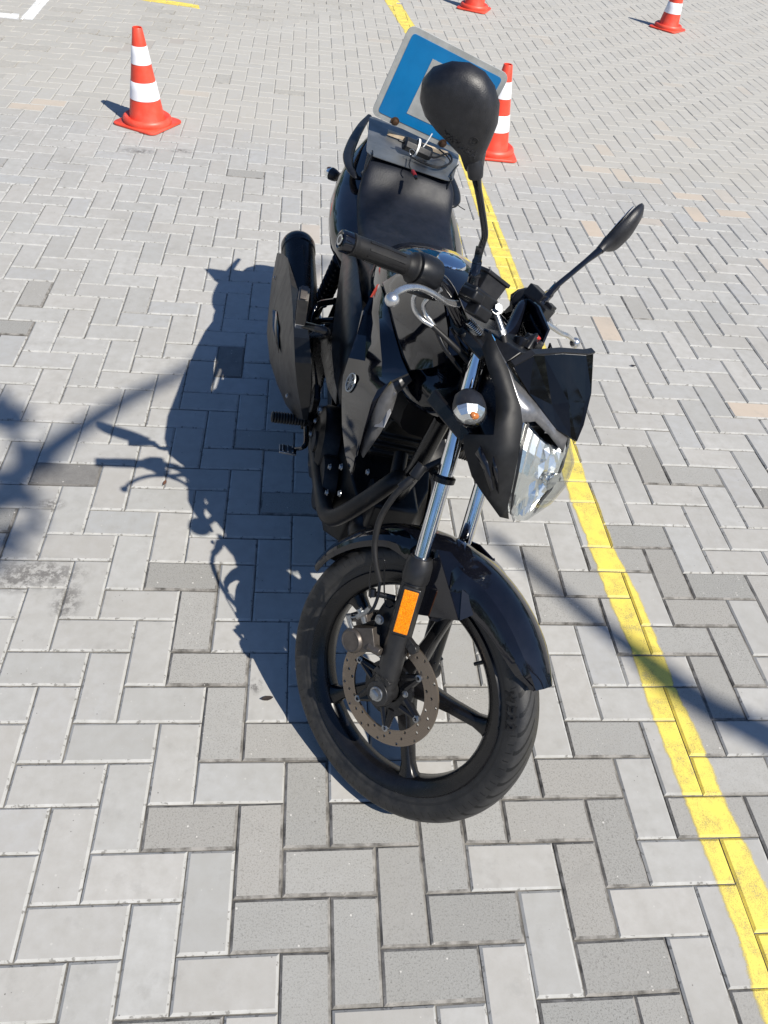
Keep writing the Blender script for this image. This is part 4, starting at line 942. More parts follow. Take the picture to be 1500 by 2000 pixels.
# mirrors
def stalk(pts, rr, base, bd):
    b = MB(); b.tube(pts, rr, 16, 6); b.lathe([(.0115, 0), (.0115, .010), (.0095, .012), (.0095, .026), (.0075, .030), (.0075, .05)], base, bd, 6)
    b.tube([V(base) - V(bd).normalized()*.03, V(base)], [.012, .010], 14); return b
p0 = V((0.9396, -0.125, 1.0307)); p1 = V((0.9277, -0.135, 1.0619))
b = stalk([p1, (0.9224, -0.14, 1.0836), (0.9203, -0.15, 1.0989), (0.908, -0.18, 1.1266), (0.8993, -0.21, 1.1498), (0.8945, -0.235, 1.168)], [.0065, .006, .0058, .0058, .006, .0085], p0, p1 - p0)
mr = S(b, 'mirror_stalk', 'gloss', smooth=50)
outl = [(0.8736, -0.2273, 1.1637), (0.8642, -0.2483, 1.1775), (0.8474, -0.2699, 1.1822), (0.8285, -0.2932, 1.1861), (0.8128, -0.3157, 1.1933), (0.8056, -0.3327, 1.2052), (0.8059, -0.3458, 1.2222), (0.8149, -0.3515, 1.2417), (0.8341, -0.3472, 1.2624), (0.8531, -0.3368, 1.2749), (0.8708, -0.3203, 1.2781), (0.8839, -0.3018, 1.2724), (0.8934, -0.2808, 1.2587), (0.896, -0.2624, 1.2389), (0.8931, -0.2484, 1.2171), (0.8899, -0.2366, 1.1977), (0.8908, -0.2196, 1.1773)]
mc_ = sum((V(p) for p in outl), V(0, 0, 0))/len(outl); mn = V(0.6439, -0.6014, -0.4731)       # mn points to the front of the machine
import functools
def dome(outl, ctr, nrm, prof):
    return [[ctr + (V(p)-ctr)*k_ + nrm*h_ for p in outl] for k_, h_ in prof]
b = MB(); b.loft(dome(outl, mc_, mn, [(.93, -.009), (1.0, -.010), (1.005, -.004), (.99, .004), (.94, .013), (.82, .021), (.62, .027), (.38, .030), (.12, .0315)]), True, True, True)
b.tube([V((0.8969, -0.233, 1.164)), V((0.8909, -0.24, 1.1756)) + mn*.004, V((0.8808, -0.25, 1.1876)) + mn*.006], [.0115, .013, .010], 16)
mh = S(b, 'mirror_shell', 'grain', mr, smooth=70)
b = MB(); b.loft(dome(outl, mc_, mn, [(.92, -.0085), (.92, -.0105)]), True, True, True); S(b, 'mirror_glass', 'mirrorglass', mr)
MPROF = [(0, .032), (.12, .0315), (.38, .030), (.62, .027), (.82, .021), (.94, .013), (1., .004)]
mu = V(outl[8]) - mc_; mu = (mu - mn*mu.dot(mn)).normalized(); mw = mn.cross(mu)
oang = sorted((math.atan2((V(p)-mc_).dot(mw), (V(p)-mc_).dot(mu)), (V(p)-mc_).length) for p in outl); oang = [(oang[-1][0]-2*PI, oang[-1][1])] + oang + [(oang[0][0]+2*PI, oang[0][1])]
def dome_h(p):
    d_ = p - mc_; d_ -= mn*d_.dot(mn); a = math.atan2(d_.dot(mw), d_.dot(mu)); R_ = .07
    for (a0, r0), (a1, r1) in zip(oang, oang[1:]):
        if a0 <= a <= a1: R_ = r0 + (r1-r0)*(a-a0)/max(1e-6, a1-a0); break
    k_ = min(1., d_.length/R_)
    for (k0, h0), (k1, h1) in zip(MPROF, MPROF[1:]):
        if k0 <= k_ <= k1: return mc_ + d_ + mn*(h0 + (h1-h0)*(k_-k0)/(k1-k0))
    return mc_ + d_ + mn*.004
def on_mirror(tb, c_, ex, m='grain', name='mirror_lettering'):
    ex = V(ex).normalized(); ey = mn.cross(ex).normalized()
    tb.xf(lambda p: st(dome_h(V(c_) + ex*p.x + ey*p.y) + mn*(p.z + .0002))); return tb.build(name, m, mr, smooth=0)
tb = text_mb('YAMAHA', .0150, .0009); cpx = V(0.8607, -0.2701, 1.2005); on_mirror(tb, cpx + mn*.026, V(0.6901, 0.7234, 0.0196))
tb = text_mb('E', .008, .0006); tb.lathe([(.0052, -.0005), (.0052, .0005), (.0060, .0005), (.0060, -.0005)], (0, 0, 0), (0, 0, 1), 24, closed=True); on_mirror(tb, V(0.8755, -0.2684, 1.2186) + mn*.0225, V(0.6901, 0.7234, 0.0196))
# left mirror, seen edge on
q0 = V((0.9293, 0.185, 1.0177)); q1 = V((0.9224, 0.205, 1.0469))
b = stalk([q1, (0.9176, 0.22, 1.0614), (0.9108, 0.25, 1.0865), (0.9016, 0.29, 1.1202), (0.8941, 0.325, 1.1481)], [.0065, .006, .0058, .006, .0085], q0, q1 - q0)
ml = S(b, 'mirror_stalk', 'gloss', smooth=50)
j0 = V((0.8931, 0.328, 1.1506)); j1 = V((0.862, 0.42, 1.2469)); ua = (j1-j0).normalized(); L_ = (j1-j0).length
ln = (V(.96, .10, -.26)); ln = (ln - ua*ln.dot(ua)).normalized(); lw = ua.cross(ln).normalized()
rings = []
for t, hw_, hf, hbk in ((-.02, .009, .009, .009), (.10, .011, .011, .010), (.2, .028, .019, .012), (.35, .048, .027, .010), (.55, .060, .028, .009), (.75, .060, .023, .008), (.9, .044, .015, .007), (.98, .020, .007, .005), (1., .002, .001, .001)):
    ring = []
    for k in range(24):
        a = 2*PI*k/24; c_ = math.cos(a); s_ = math.sin(a)
        ring.append(j0 + ua*t*L_ + lw*hw_*c_ + ln*(hf if s_ > 0 else hbk)*math.copysign(abs(s_)**.8, s_))
    rings.append(ring)
b = MB(); b.loft(rings); S(b, 'mirror_shell', 'grain', ml, smooth=70)
b = MB(); b.add([j0 + ua*L_*(.55 + .38*math.cos(a)) + lw*.052*math.sin(a) - ln*.0105 for a in [2*PI*k/24 for k in range(24)]], [list(range(24))]); S(b, 'mirror_glass', 'mirrorglass', ml, solid=.001)

M['sunlit_decal'] = wear(mat('sunlit_grey_decal', (.3, .3, .31), .3), (.26, .26, .27), (.34, .34, .35), 40, .25, .4)  # pale tone painted for sunlight on the shroud
# ---- fuel tank
b = MB(); b.loft([section(x, hw, zt, zb, 28, 2.5) for x, hw, zt, zb in ((.375, .09, .79, .68), (.42, .13, .83, .66), (.47, .142, .868, .65), (.56, .148, .893, .65), (.66, .148, .900, .65), (.76, .140, .893, .66), (.85, .120, .872, .68), (.92, .092, .840, .70), (.965, .060, .80, .73))])
tk = part(b, 'fuel_tank', 'gloss', smooth=60)
b = MB(); b.lathe([(.0001, .009), (.022, .0085), (.033, .005), (.036, .0), (.037, -.012)], (.60, 0, .897), (.02, 0, 1), 40); part(b, 'fuel_cap', 'chrome', tk)
b = MB(); b.slab([V((0.4093, -0.06, 0.7942)) , V((0.4474, -0.045, 0.8366)), V((0.4608, -0.045, 0.8325)), V((0.4379, -0.06, 0.798))], (0, 0, .01)); part(b, 'seat_bracket', 'satin', tk)
# tank side facets and air scoops
sh = {'s0': (0.6164, -0.148, 0.8008), 's1': (0.6785, -0.145, 0.8194), 's2': (0.9759, -0.128, 0.8404), 's3': (1.0097, -0.085, 0.8643), 's4': (0.9993, -0.115, 0.8266), 's5': (0.977, -0.14, 0.7753), 's6': (1.0175, -0.156, 0.7563), 's7': (1.0467, -0.162, 0.7021), 's8': (1.0396, -0.163, 0.6468),
      's9': (1.0073, -0.158, 0.5829), 's10': (0.9249, -0.172, 0.5755), 's11': (0.8408, -0.186, 0.6063), 's12': (0.763, -0.188, 0.6269), 's13': (0.7477, -0.182, 0.6967), 's14': (0.7131, -0.172, 0.7454), 's15': (0.6539, -0.16, 0.7727),
      'r1': (0.841, -0.176, 0.8269), 'r2': (0.9227, -0.192, 0.8027), 'r3': (1.0117, -0.2, 0.7784), 'r4': (1.0246, -0.186, 0.7013), 'u1': (0.8447, -0.152, 0.8605), 'u2': (0.9557, -0.158, 0.8351), 'u3': (1.0051, -0.17, 0.8125),
      't0': (0.6768, -0.12, 0.8939), 't1': (0.9118, -0.105, 0.9499), 't2': (0.9806, -0.075, 0.9106)}
rows_ = [
 [(0.6134, -0.15, 0.8039), (0.6215, -0.15, 0.8099), (0.6318, -0.149, 0.816), (0.6408, -0.147, 0.8191)],
 [(0.6468, -0.163, 0.7877), (0.6646, -0.16, 0.7978), (0.7049, -0.157, 0.8213), (0.7173, -0.15, 0.8332)],
 [(0.693, -0.178, 0.7768), (0.6823, -0.166, 0.7709), (0.7598, -0.159, 0.8155), (0.7758, -0.146, 0.8354)],
 [(0.7698, -0.192, 0.7594), (0.7715, -0.172, 0.762), (0.843, -0.16, 0.8074), (0.8345, -0.132, 0.8197)],
 [(0.8124, -0.202, 0.724), (0.8581, -0.177, 0.7549), (0.9148, -0.158, 0.7988), (0.9135, -0.122, 0.8153)],
 [(0.8299, -0.205, 0.6877), (0.917, -0.179, 0.747), (0.9664, -0.16, 0.7901), (0.978, -0.118, 0.8262)],
 [(0.8574, -0.205, 0.6762), (0.9479, -0.18, 0.741), (0.9827, -0.165, 0.7756), (0.9843, -0.147, 0.8043)],
 [(0.8789, -0.203, 0.6624), (0.9671, -0.179, 0.7271), (0.9962, -0.171, 0.7548), (0.9938, -0.161, 0.7672)],
 [(0.9213, -0.192, 0.6222), (0.9996, -0.175, 0.6829), (1.011, -0.17, 0.6966), (0.9969, -0.164, 0.6972)],
 [(0.9663, -0.176, 0.5842), (1.0167, -0.168, 0.6232), (1.0185, -0.165, 0.6314), (1.0087, -0.162, 0.6378)],
 [(1.0052, -0.16, 0.5668), (1.0117, -0.159, 0.5702), (1.0105, -0.158, 0.5708), (1.004, -0.156, 0.5727)]]
b = MB(); b.shell(rows_, .004); sc_ = part(b, 'tank_shroud', 'gloss', mir=True, smooth=24)
gro = [[(0.6444, -0.146, 0.8227), (0.7311, -0.152, 0.8433), (0.7956, -0.148, 0.8471), (0.8518, -0.132, 0.8286), (0.9207, -0.122, 0.8228), (0.9756, -0.12, 0.8326)], [(0.6425, -0.143, 0.8251), (0.7363, -0.148, 0.8475), (0.8, -0.144, 0.8509), (0.8557, -0.128, 0.8322), (0.927, -0.118, 0.8283), (0.975, -0.114, 0.8338)]]
b = MB(); b.shell(gro, .006); b.xf(lambda p: p + V(0, .004, -.002)); part(b, 'shroud_groove', 'void', sc_, mir=True)
tsp = [[(0.6514, -0.144, 0.8299), (0.7445, -0.149, 0.8521), (0.8077, -0.145, 0.8553), (0.8627, -0.129, 0.8365), (0.9334, -0.119, 0.8325), (0.9803, -0.113, 0.8354)], [(0.6961, -0.134, 0.8783), (0.7874, -0.134, 0.8973), (0.8633, -0.128, 0.8967), (0.9256, -0.117, 0.8836), (0.9708, -0.107, 0.8656), (1.0018, -0.101, 0.8567)],
       [(0.7125, -0.118, 0.9114), (0.8243, -0.116, 0.9354), (0.9156, -0.109, 0.9398), (0.9676, -0.1, 0.9181), (0.9957, -0.091, 0.8931), (1.0032, -0.085, 0.8692)], [(0.7674, -0.105, 0.9532), (0.888, -0.108, 0.9851), (0.9793, -0.104, 0.9908), (1.0147, -0.09, 0.9627), (1.0122, -0.075, 0.9204), (0.9999, -0.068, 0.8858)]]
b = MB(); b.shell(tsp, .004); part(b, 'tank_side_panel', 'gloss', sc_, mir=True, smooth=40)
b = polys(['a b g1 g2', 'b c g3 g1', 'c d g4 g3', 'd e g5 g4'], {'a': (0.9773, -0.116, 0.8238), 'b': (0.9802, -0.145, 0.7993), 'c': (0.9929, -0.159, 0.7645), 'd': (0.9961, -0.162, 0.6944), 'e': (1.0054, -0.16, 0.6354), 'g1': (0.9781, -0.122, 0.7758), 'g2': (0.9804, -0.105, 0.8128), 'g3': (0.9968, -0.125, 0.7478), 'g4': (1.0242, -0.14, 0.7047), 'g5': (1.0246, -0.155, 0.6338)})
part(b, 'shroud_inner_trim', 'trimgrey', sc_, mir=True, solid=.003, smooth=12)
b = MB()
b.add([V(p) + V(0, -.002, 0) for p in ((0.9856, -0.148, 0.7247), (0.9755, -0.142, 0.7555), (0.9772, -0.133, 0.78), (0.9875, -0.126, 0.782), (0.9818, -0.134, 0.7493))], [[0, 1, 2, 3, 4]])
part(b, 'shroud_sunlit_graphic', 'sunlit_decal', sc_, mir=True, solid=.001, smooth=0); b = MB()  # pale graphic put in for the sunlit area of the shroud
b.add([V(p) + V(0, -.002, 0) for p in ((1.0122, -0.15, 0.7083), (0.9883, -0.138, 0.7268), (0.9868, -0.13, 0.7491), (1.0075, -0.127, 0.7479), (1.0362, -0.138, 0.729))], [[0, 1, 2, 3, 4]])
part(b, 'shroud_sunlit_graphic', 'sunlit_decal', sc_, mir=True, solid=.001, smooth=0)
# emblem: ring with crossed forks
def emblem(cp, nrm, upv, r_, parent):
    cp = V(cp); nrm = V(nrm).normalized(); upv = V(upv); upv = (upv - nrm*upv.dot(nrm)).normalized(); w_ = upv.cross(nrm).normalized()
    b = MB(); b.lathe([(r_*.86, 0), (r_*.88, .0022), (r_, .0022), (r_*1.02, 0)], cp, nrm, 40, closed=True)
    for k in range(3):
        a = PI/2 + k*2*PI/3; d = w_*math.cos(a) + upv*math.sin(a); t_ = w_*-math.sin(a) + upv*math.cos(a)
        b.box(cp + d*r_*-.12 + nrm*.001, (r_*1.22, r_*.075, .0018), (d, t_, nrm))
        for s_ in (-1, 1):
            b.box(cp + d*r_*.56 + t_*r_*.15*s_ + nrm*.001, (r_*.5, r_*.07, .0018), (d, t_, nrm))
        b.box(cp + d*r_*.31 + nrm*.001, (r_*.08, r_*.36, .0018), (d, t_, nrm)); b.box(cp + d*r_*.60 + nrm*.001, (r_*.5, r_*.07, .0018), (d, t_, nrm))
    part(b, 'emblem', 'badge', parent, smooth=0)
    b = MB(); b.lathe([(.0001, .0006), (r_*.95, .0006), (r_*.98, -.001)], cp, nrm, 32); part(b, 'emblem_base', 'satin', parent)
eL, eR, eD = V(rows_[5][0]), V(rows_[5][1]), V(rows_[7][0]); en = (eR-eL).cross(eD-eL).normalized(); en = en if en.y < 0 else -en
ec = eL.lerp(eR, .48) + (eD-eL)*.22 + en*.0045; eu = (eL-eD).normalized()
emblem(ec, en, eu, .0205, sc_); emblem(V(ec.x, -ec.y, ec.z), V(en.x, -en.y, en.z), V(eu.x, -eu.y, eu.z), .0205, sc_)

# ---- side covers
cv = {'a': (0.1502, -0.165, 0.6613), 'b': (0.2091, -0.178, 0.6628), 'c': (0.3445, -0.19, 0.654), 'd': (0.454, -0.198, 0.6364), 'e': (0.5465, -0.202, 0.6129), 'f': (0.6081, -0.2, 0.5952), 'g': (0.6933, -0.192, 0.5815), 'h': (0.7934, -0.182, 0.5845),
      'i': (0.2128, -0.155, 0.6899), 'j': (0.3965, -0.165, 0.7287), 'k': (0.5961, -0.172, 0.7496), 'l': (0.6915, -0.175, 0.7552), 'm': (0.7202, -0.182, 0.7336), 'n': (0.7698, -0.188, 0.6895), 'o': (0.7789, -0.187, 0.6215),
      'p': (0.4464, -0.19, 0.6911), 'q': (0.612, -0.196, 0.6735), 'r': (0.7, -0.196, 0.6453)}
b = polys(['a b j i', 'b c p j', 'c d q p', 'j p k', 'p q l k', 'd e f r q', 'q r n m l', 'f g o n r', 'g h o'], cv)
sdc = part(b, 'side_cover', 'matte', mir=True, solid=.006, smooth=12)
b = polys(['a b c d e'], {'a': (0.2609, -0.15, 0.6903), 'b': (0.5351, -0.12, 0.8142), 'c': (0.5582, -0.14, 0.7598), 'd': (0.5933, -0.152, 0.7382), 'e': (0.5415, -0.16, 0.7233)})
part(b, 'side_cover_insert', 'matte', sdc, mir=True, solid=.01, bevel=.002)
# ---- seat and tail
def ring_seat(x, hw, zt, zs, crown=.012):
    out = []
    for t in (-1, -.97, -.88, -.7, -.4, 0, .4, .7, .88, .97, 1):
        out.append(V(x, t*hw, zt - crown*abs(t)**2 - (.012 if abs(t) > .95 else 0) - (.03 if abs(t) >= 1 else 0)))
    out += [V(x, hw*.9, zs), V(x, -hw*.9, zs)]
    return out
b = MB(); b.loft([ring_seat(*q) for q in ((-.345, .085, .805, .76), (-.33, .10, .832, .75), (-.26, .118, .842, .74), (-.16, .132, .842, .73), (-.10, .140, .840, .72), (-.065, .145, .834, .72), (-.045, .147, .812, .71), (-.02, .149, .780, .70), (.02, .150, .762, .69), (.08, .152, .750, .68), (.16, .150, .746, .67), (.24, .138, .748, .66), (.32, .125, .762, .66), (.40, .105, .79, .68))])
seat = part(b, 'seat', 'vinyl', smooth=180, sub=2)
b = MB(); b.loft([section(x, hw, zt, zb, 24, 2.3) for x, hw, zt, zb in ((-.51, .03, .80, .76), (-.47, .075, .818, .72), (-.41, .115, .818, .68), (-.32, .160, .795, .635), (-.20, .192, .775, .61), (-.10, .208, .762, .585), (.0, .212, .75, .565), (.10, .204, .74, .555), (.20, .18, .735, .555), (.30, .142, .73, .56), (.38, .11, .73, .57))])
tail = part(b, 'tail_cowl', 'gloss', smooth=60)
for s_ in (-1, 1):
    P3 = lambda p: V(p[0], p[1]*-s_, p[2])
    b = MB(); b.tube([P3(q) for q in ((-0.5362, -0.098, 0.8056), (-0.4474, -0.128, 0.7941), (-0.3245, -0.158, 0.7821), (-0.2138, -0.176, 0.7708), (-0.1327, -0.172, 0.768), (-0.0912, -0.155, 0.7634), (-0.0947, -0.14, 0.7617))], [.008, .013, .016, .017, .015, .011, .007], 14, 5, flat=(1., .55))
    part(b, 'grab_rail', 'matte', smooth=50)
b = MB(); b.slab([V(-.49, -.05, .70), V(-.49, .05, .70), V(-.51, .055, .76), V(-.51, -.055, .76)], (-.02, 0, 0)); part(b, 'tail_light', 'red', bevel=.004)
b = MB(); b.shell([[V(x, y_, z_) for y_ in (-.06, 0, .06)] for x, z_ in ((-.30, .66), (-.42, .62), (-.54, .52), (-.60, .42))], .004); part(b, 'rear_mudguard', 'matte')
indicator(V(-.44, -.18, .62), (-.55, -.83, 0), False); indicator(V(-.44, .18, .62), (-.55, .83, 0), False)

# ---- steel plate and learner sign behind the seat
def rounded(pts, r_, n_=5):
    pts = [V(p) for p in pts]; out = []
    for i in range(len(pts)):
        a, b_, c_ = pts[i-1], pts[i], pts[(i+1) % len(pts)]; r2 = min(r_, (a-b_).length*.45, (c_-b_).length*.45)
        p = b_ + (a-b_).normalized()*r2; q = b_ + (c_-b_).normalized()*r2
        for k in range(n_+1): t = k/n_; out.append(p*(1-t)**2 + b_*2*t*(1-t) + q*t*t)
    return out
pz = .846
b = MB(); b.slab(rounded([(-0.4222, -0.1162, 0.842), (-0.0707, -0.1483, 0.842), (-0.0542, 0.1193, 0.842), (-0.3252, 0.1837, 0.842)], .035), (0, 0, -.002))
spl = part(b, 'mounting_plate', 'steelplate', smooth=0)
for q in ((-0.0901, -0.1297, 0.846), (-0.0872, 0.1159, 0.846)):
    q = V(q); b = MB(); b.tube([q + V(0, 0, .002), q + V(.02, 0, -.0), q + V(.035, -.01, -.05)], .0025, 8); part(b, 'plate_tie', 'satin', spl)
sg = empty('sign_frame_tmp'); SM = Matrix.Translation(V(-0.2516, 0.0207, 0.8758)) @ Matrix([[0.99003, -0.0176, 0.13976], [0.00082, 0.99287, 0.11918], [-0.14086, -0.11787, 0.98299]]).to_4x4()
SW, SH = .325, .268
bpy.data.objects.remove(sg)
def SP(u, v, d=0.): return SM @ V(d, (u-.5)*SW, v*SH)
def splate(m_, u0, v0, u1, v1, r_, d0, th_):
    b = MB(); b.slab(rounded([SP(u0, v0, d0), SP(u1, v0, d0), SP(u1, v1, d0), SP(u0, v1, d0)], r_), (SM.to_3x3() @ V(-th_, 0, 0))); return b
sgn = part(splate(None, 0, 0, 1, 1, .026, .0, .004), 'learner_sign', 'signgrey', smooth=0)
part(splate(None, .052, .062, .948, .938, .012, .0012, .001), 'sign_face', 'blue', sgn, smooth=0)
b = MB(); b.slab([SP(.30, .18, .002), SP(.69, .18, .002), SP(.69, .315, .002), SP(.425, .315, .002), SP(.425, .80, .002), SP(.30, .80, .002)], SM.to_3x3() @ V(-.0006, 0, 0)); part(b, 'sign_letter', 'signgrey', sgn, smooth=0)
for u_ in (.235, .74):
    b = MB(); c_ = SP(u_, .045, .0); b.lathe([(.013, 0), (.013, .0025), (.008, .003), (.008, .012), (.006, .013), (.0001, .013)], c_, SM.to_3x3() @ V(1, 0, 0), 16); part(b, 'sign_bolt', 'brown', sgn)
q0 = V((-0.2785, -0.0698, 0.852)); q1 = V((-0.2512, 0.1265, 0.852)); qd = (q1-q0).normalized(); b = MB(); b.box((q0+q1)/2, (.018, (q1-q0).length, .012), (qd.cross(V(0, 0, 1)), qd, V(0, 0, 1))); part(b, 'wooden_batten', 'wood', sgn, bevel=.001)
# black plug box tied to the plate
e_x = (SM.to_3x3() @ V(0, 1, 0)).normalized(); e_n = (SM.to_3x3() @ V(1, 0, 0)).normalized(); e_z = e_n.cross(e_x)
pc = V((-0.1648, 0.0102, 0.868))
b = MB(); b.tube([pc - e_x*.046, pc - e_x*.041, pc + e_x*.039, pc + e_x*.046], [.018, .0235, .0235, .018], 8, flat=(1.15, .85)); b.tube([pc - e_x*.064, pc - e_x*.044], [.004, .004], 10)
pbx = part(b, 'plug_box', 'matte', bevel=.003, seg=2, smooth=30)
b = MB(); b.lathe([(.0245, -.003), (.0275, -.003), (.0275, .003), (.0245, .003)], pc - e_x*.004, e_x, 24, closed=True); b.tube([pc + e_n*.018 + e_z*.004, pc + e_n*.01 + e_x*.012 + e_z*.02, pc + e_x*.022 + e_z*.055 - e_n*.008], .0018, 8, 4, flat=(1.6, .6))
part(b, 'cable_tie', 'whiteplastic', pbx, smooth=50)
cable('plug_cable', [pc + e_x*.036, pc + e_x*.06 - e_z*.004, (-0.199, 0.1139, 0.87), (-0.1666, 0.1243, 0.862), (-0.1127, 0.0861, 0.855), (-0.104, 0.0464, 0.853), (-0.1161, 0.0103, 0.853)], .003, 'rubber', False, pbx)
cable('plug_cable', [(-0.211, 0.0867, 0.87), (-0.1831, 0.1115, 0.866), (-0.1602, 0.1182, 0.858), (-0.1009, 0.0738, 0.853), (-0.1038, 0.0252, 0.853), (-0.1199, -0.0055, 0.853)], .0022, 'rubber', False, pbx)
cable('string', [(-0.1914, 0.1549, 0.85), (-0.1183, 0.1263, 0.852), (-0.0794, 0.1132, 0.85)], .002, 'rubber', False)
cable('string', [(-0.0445, 0.155, 0.7865), (-0.0167, 0.16, 0.7925), (0.0151, 0.165, 0.8005)], .0012, 'rubber', False)
b = MB(); b.tube([(-0.105, -0.125, 0.8083), (-0.0881, -0.135, 0.7861), (-0.0952, -0.14, 0.7724)], [.004, .0045, .004], 10, flat=(1.4, .5)); part(b, 'strap_hook', 'zinc')
# key ring hanging from the tie: a thing of its own
import mathutils
bikeM = Matrix.Translation(bike.location) @ bike.rotation_euler.to_matrix().to_4x4()
kp = V((-0.1175, -0.0095, 0.868)); key = empty('key_ring', bikeM @ kp); tag(key, 'steel key ring with a small red fob hanging on the grey plate behind the seat', 'key ring')
KI = lambda p: (bikeM @ V(p)) - (bikeM @ kp)
def kb(b, name, m_, **k): b.xf(KI); return b.build(name, m_, key, **k)
b = MB(); b.lathe([(.0105, -.0006), (.0117, 0), (.0105, .0006), (.0097, 0)], kp, (.5, .2, .8), 32, closed=True); kb(b, 'ring', 'zinc')
b = MB(); b.tube([kp, (-0.0716, -0.0185, 0.862), (-0.0389, -0.0251, 0.858), (-0.0285, -0.0155, 0.85)], .0018, 8, 4); kb(b, 'cord', 'rubber')
b = MB(); b.tube([(-0.0171, -0.0142, 0.852), (0.0066, -0.0082, 0.85)], [.0055, .0055], 12); kb(b, 'fob', 'red', bevel=.001); b = MB(); b.tube([(0.0105, -0.0086, 0.85), (0.0247, -0.0067, 0.849)], [.005, .004], 12); kb(b, 'fob_cap', 'satin')

# ---- frame, engine, exhaust
b = MB()
for s_ in (-1, 1):
    b.tube([V(.93, .02*s_, .74), V(.70, .07*s_, .66), V(.45, .10*s_, .64), V(.30, .11*s_, .60), V(-.30, .10*s_, .72)], .015, 10, 4)
    b.tube([V(.40, .10*s_, .62), V(.36, .11*s_, .40), V(.42, .10*s_, .26)], .014, 10, 4)
    b.tube([V(.30, .11*s_, .42), V(.0, .09*s_, .30)], [.02, .018], 10); b.tube([V(.05, .12*s_, .33), V(.18, .12*s_, .62)], [.022, .022], 12)
b.tube([V(.95, 0, .72), V(.93, 0, .55), V(.86, 0, .35), V(.80, 0, .25)], .02, 12, 4)
part(b, 'frame', 'satin', smooth=50)
b = MB(); b.loft([[V(x, y_, z_) for y_, z_ in ((-w_, z0), (w_, z0), (w_*1.05, (z0+z1)/2), (w_*.85, z1), (-w_*.85, z1), (-w_*1.05, (z0+z1)/2))] for x, w_, z0, z1 in ((.42, .09, .26, .44), (.52, .125, .20, .46), (.70, .13, .18, .44), (.82, .12, .19, .40), (.88, .085, .22, .36))])
b.loft([[V(.70 + c_x*.30 + dx, dy, .40 + c_x) for dx, dy in ((-w_, -w_), (w_, -w_), (w_, w_), (-w_, w_))] for c_x, w_ in ((0, .062), (.05, .066), (.055, .075), (.07, .075), (.075, .066), (.085, .066), (.09, .078), (.105, .078), (.11, .066), (.12, .066), (.125, .078), (.14, .078), (.145, .068), (.19, .06))])
eng = part(b, 'engine', 'engine', bevel=.008, seg=3)
for s_ in (-1, 1):
    b = MB(); b.lathe([(.105, 0), (.105, .03), (.098, .042), (.07, .05), (.066, .046), (.03, .046), (.028, .052), (.0001, .052)], (.62, .125*s_, .32), (0, s_, 0), 40)
    b.lathe([(.075, 0), (.075, .028), (.07, .036), (.0001, .038)], (.755, .125*s_, .30), (0, s_, 0), 36)
    part(b, 'crankcase_cover', 'engine', eng)
for q, r_, h_ in (((0.8824, -0.175, 0.4695), .006, .006), ((0.9743, -0.175, 0.5553), .006, .006), ((0.9175, -0.17, 0.4204), .006, .006), ((1.0202, -0.17, 0.5198), .006, .006), ((0.9757, -0.115, 0.5563), .006, .006), ((0.6295, -0.185, 0.4366), .009, .010), ((0.6544, -0.195, 0.4163), .006, .006), ((0.651, -0.195, 0.3676), .006, .006)):
    b = MB(); b.hexbolt(q, YD, r_, h_); part(b, 'engine_bolt', 'zinc', eng)
b = MB(); b.sphere((.90, 0, .30), .085, 24, 14, (.75, 1.0, .75)); b.box((.88, .0, .36), (.10, .12, .12)); part(b, 'horn_and_sump', 'matte', eng, bevel=.01)
hd = [V(.86, -.02, .53), V(.93, -.03, .50), V((0.9793, -0.05, 0.5558)), V((0.9767, -0.09, 0.4828)), V((0.9538, -0.125, 0.3974)), V((0.9253, -0.145, 0.3498)), V((0.8638, -0.155, 0.3288)), V((0.7169, -0.16, 0.3038)), V((0.5363, -0.165, 0.2732)), V((0.4605, -0.185, 0.3007))]
b = MB(); b.tube(hd, [.017, .018, .0195, .0205, .021, .0215, .021, .020, .020, .026], 20, 6); ex = part(b, 'exhaust_pipe', 'exhaust', smooth=60)
m1 = V((0.4647, -0.19, 0.3028)); m0 = V((-0.4273, -0.235, 0.3479)); md = (m0-m1).normalized(); ml_ = (m0-m1).length
b = MB(); b.lathe([(.018, -.02), (.030, .03), (.046, .10), (.055, .17), (.058, ml_-.05), (.0605, ml_-.045), (.062, ml_-.018), (.058, ml_-.004), (.048, ml_+.003), (.032, ml_+.006), (.026, ml_+.002), (.024, ml_-.05)], m1, md, 40)
b.lathe([(.0585, ml_-.060), (.0612, ml_-.057), (.0612, ml_-.046)], m1, md, 40)
part(b, 'muffler', 'satin', ex, smooth=50)
hs_ = [[(-0.3756, -0.305, 0.3224), (-0.1181, -0.308, 0.4544), (0.0401, -0.304, 0.5232), (0.0526, -0.292, 0.5059)], [(-0.2342, -0.313, 0.2946), (0.1067, -0.315, 0.4811), (0.3369, -0.308, 0.6011), (0.3514, -0.288, 0.5995)], [(-0.0478, -0.317, 0.294), (0.3011, -0.318, 0.5034), (0.5388, -0.31, 0.6452), (0.5441, -0.28, 0.6481)], [(0.0946, -0.317, 0.2869), (0.4353, -0.317, 0.5018), (0.6544, -0.306, 0.645), (0.6784, -0.274, 0.664)],
       [(0.2808, -0.306, 0.3119), (0.5167, -0.306, 0.4737), (0.7127, -0.296, 0.6155), (0.7424, -0.264, 0.6423)], [(0.4228, -0.286, 0.3376), (0.5848, -0.287, 0.4558), (0.7197, -0.278, 0.5599), (0.7448, -0.25, 0.5863)], [(0.526, -0.262, 0.3512), (0.6387, -0.262, 0.4321), (0.717, -0.252, 0.4925), (0.7288, -0.235, 0.5113)], [(0.5861, -0.238, 0.3611), (0.6522, -0.238, 0.4102), (0.6788, -0.232, 0.4303), (0.6786, -0.222, 0.4327)]]
b = MB(); b.shell(hs_, .004); shd = part(b, 'heat_shield', 'shieldblack', ex, smooth=25, bevel=.001)
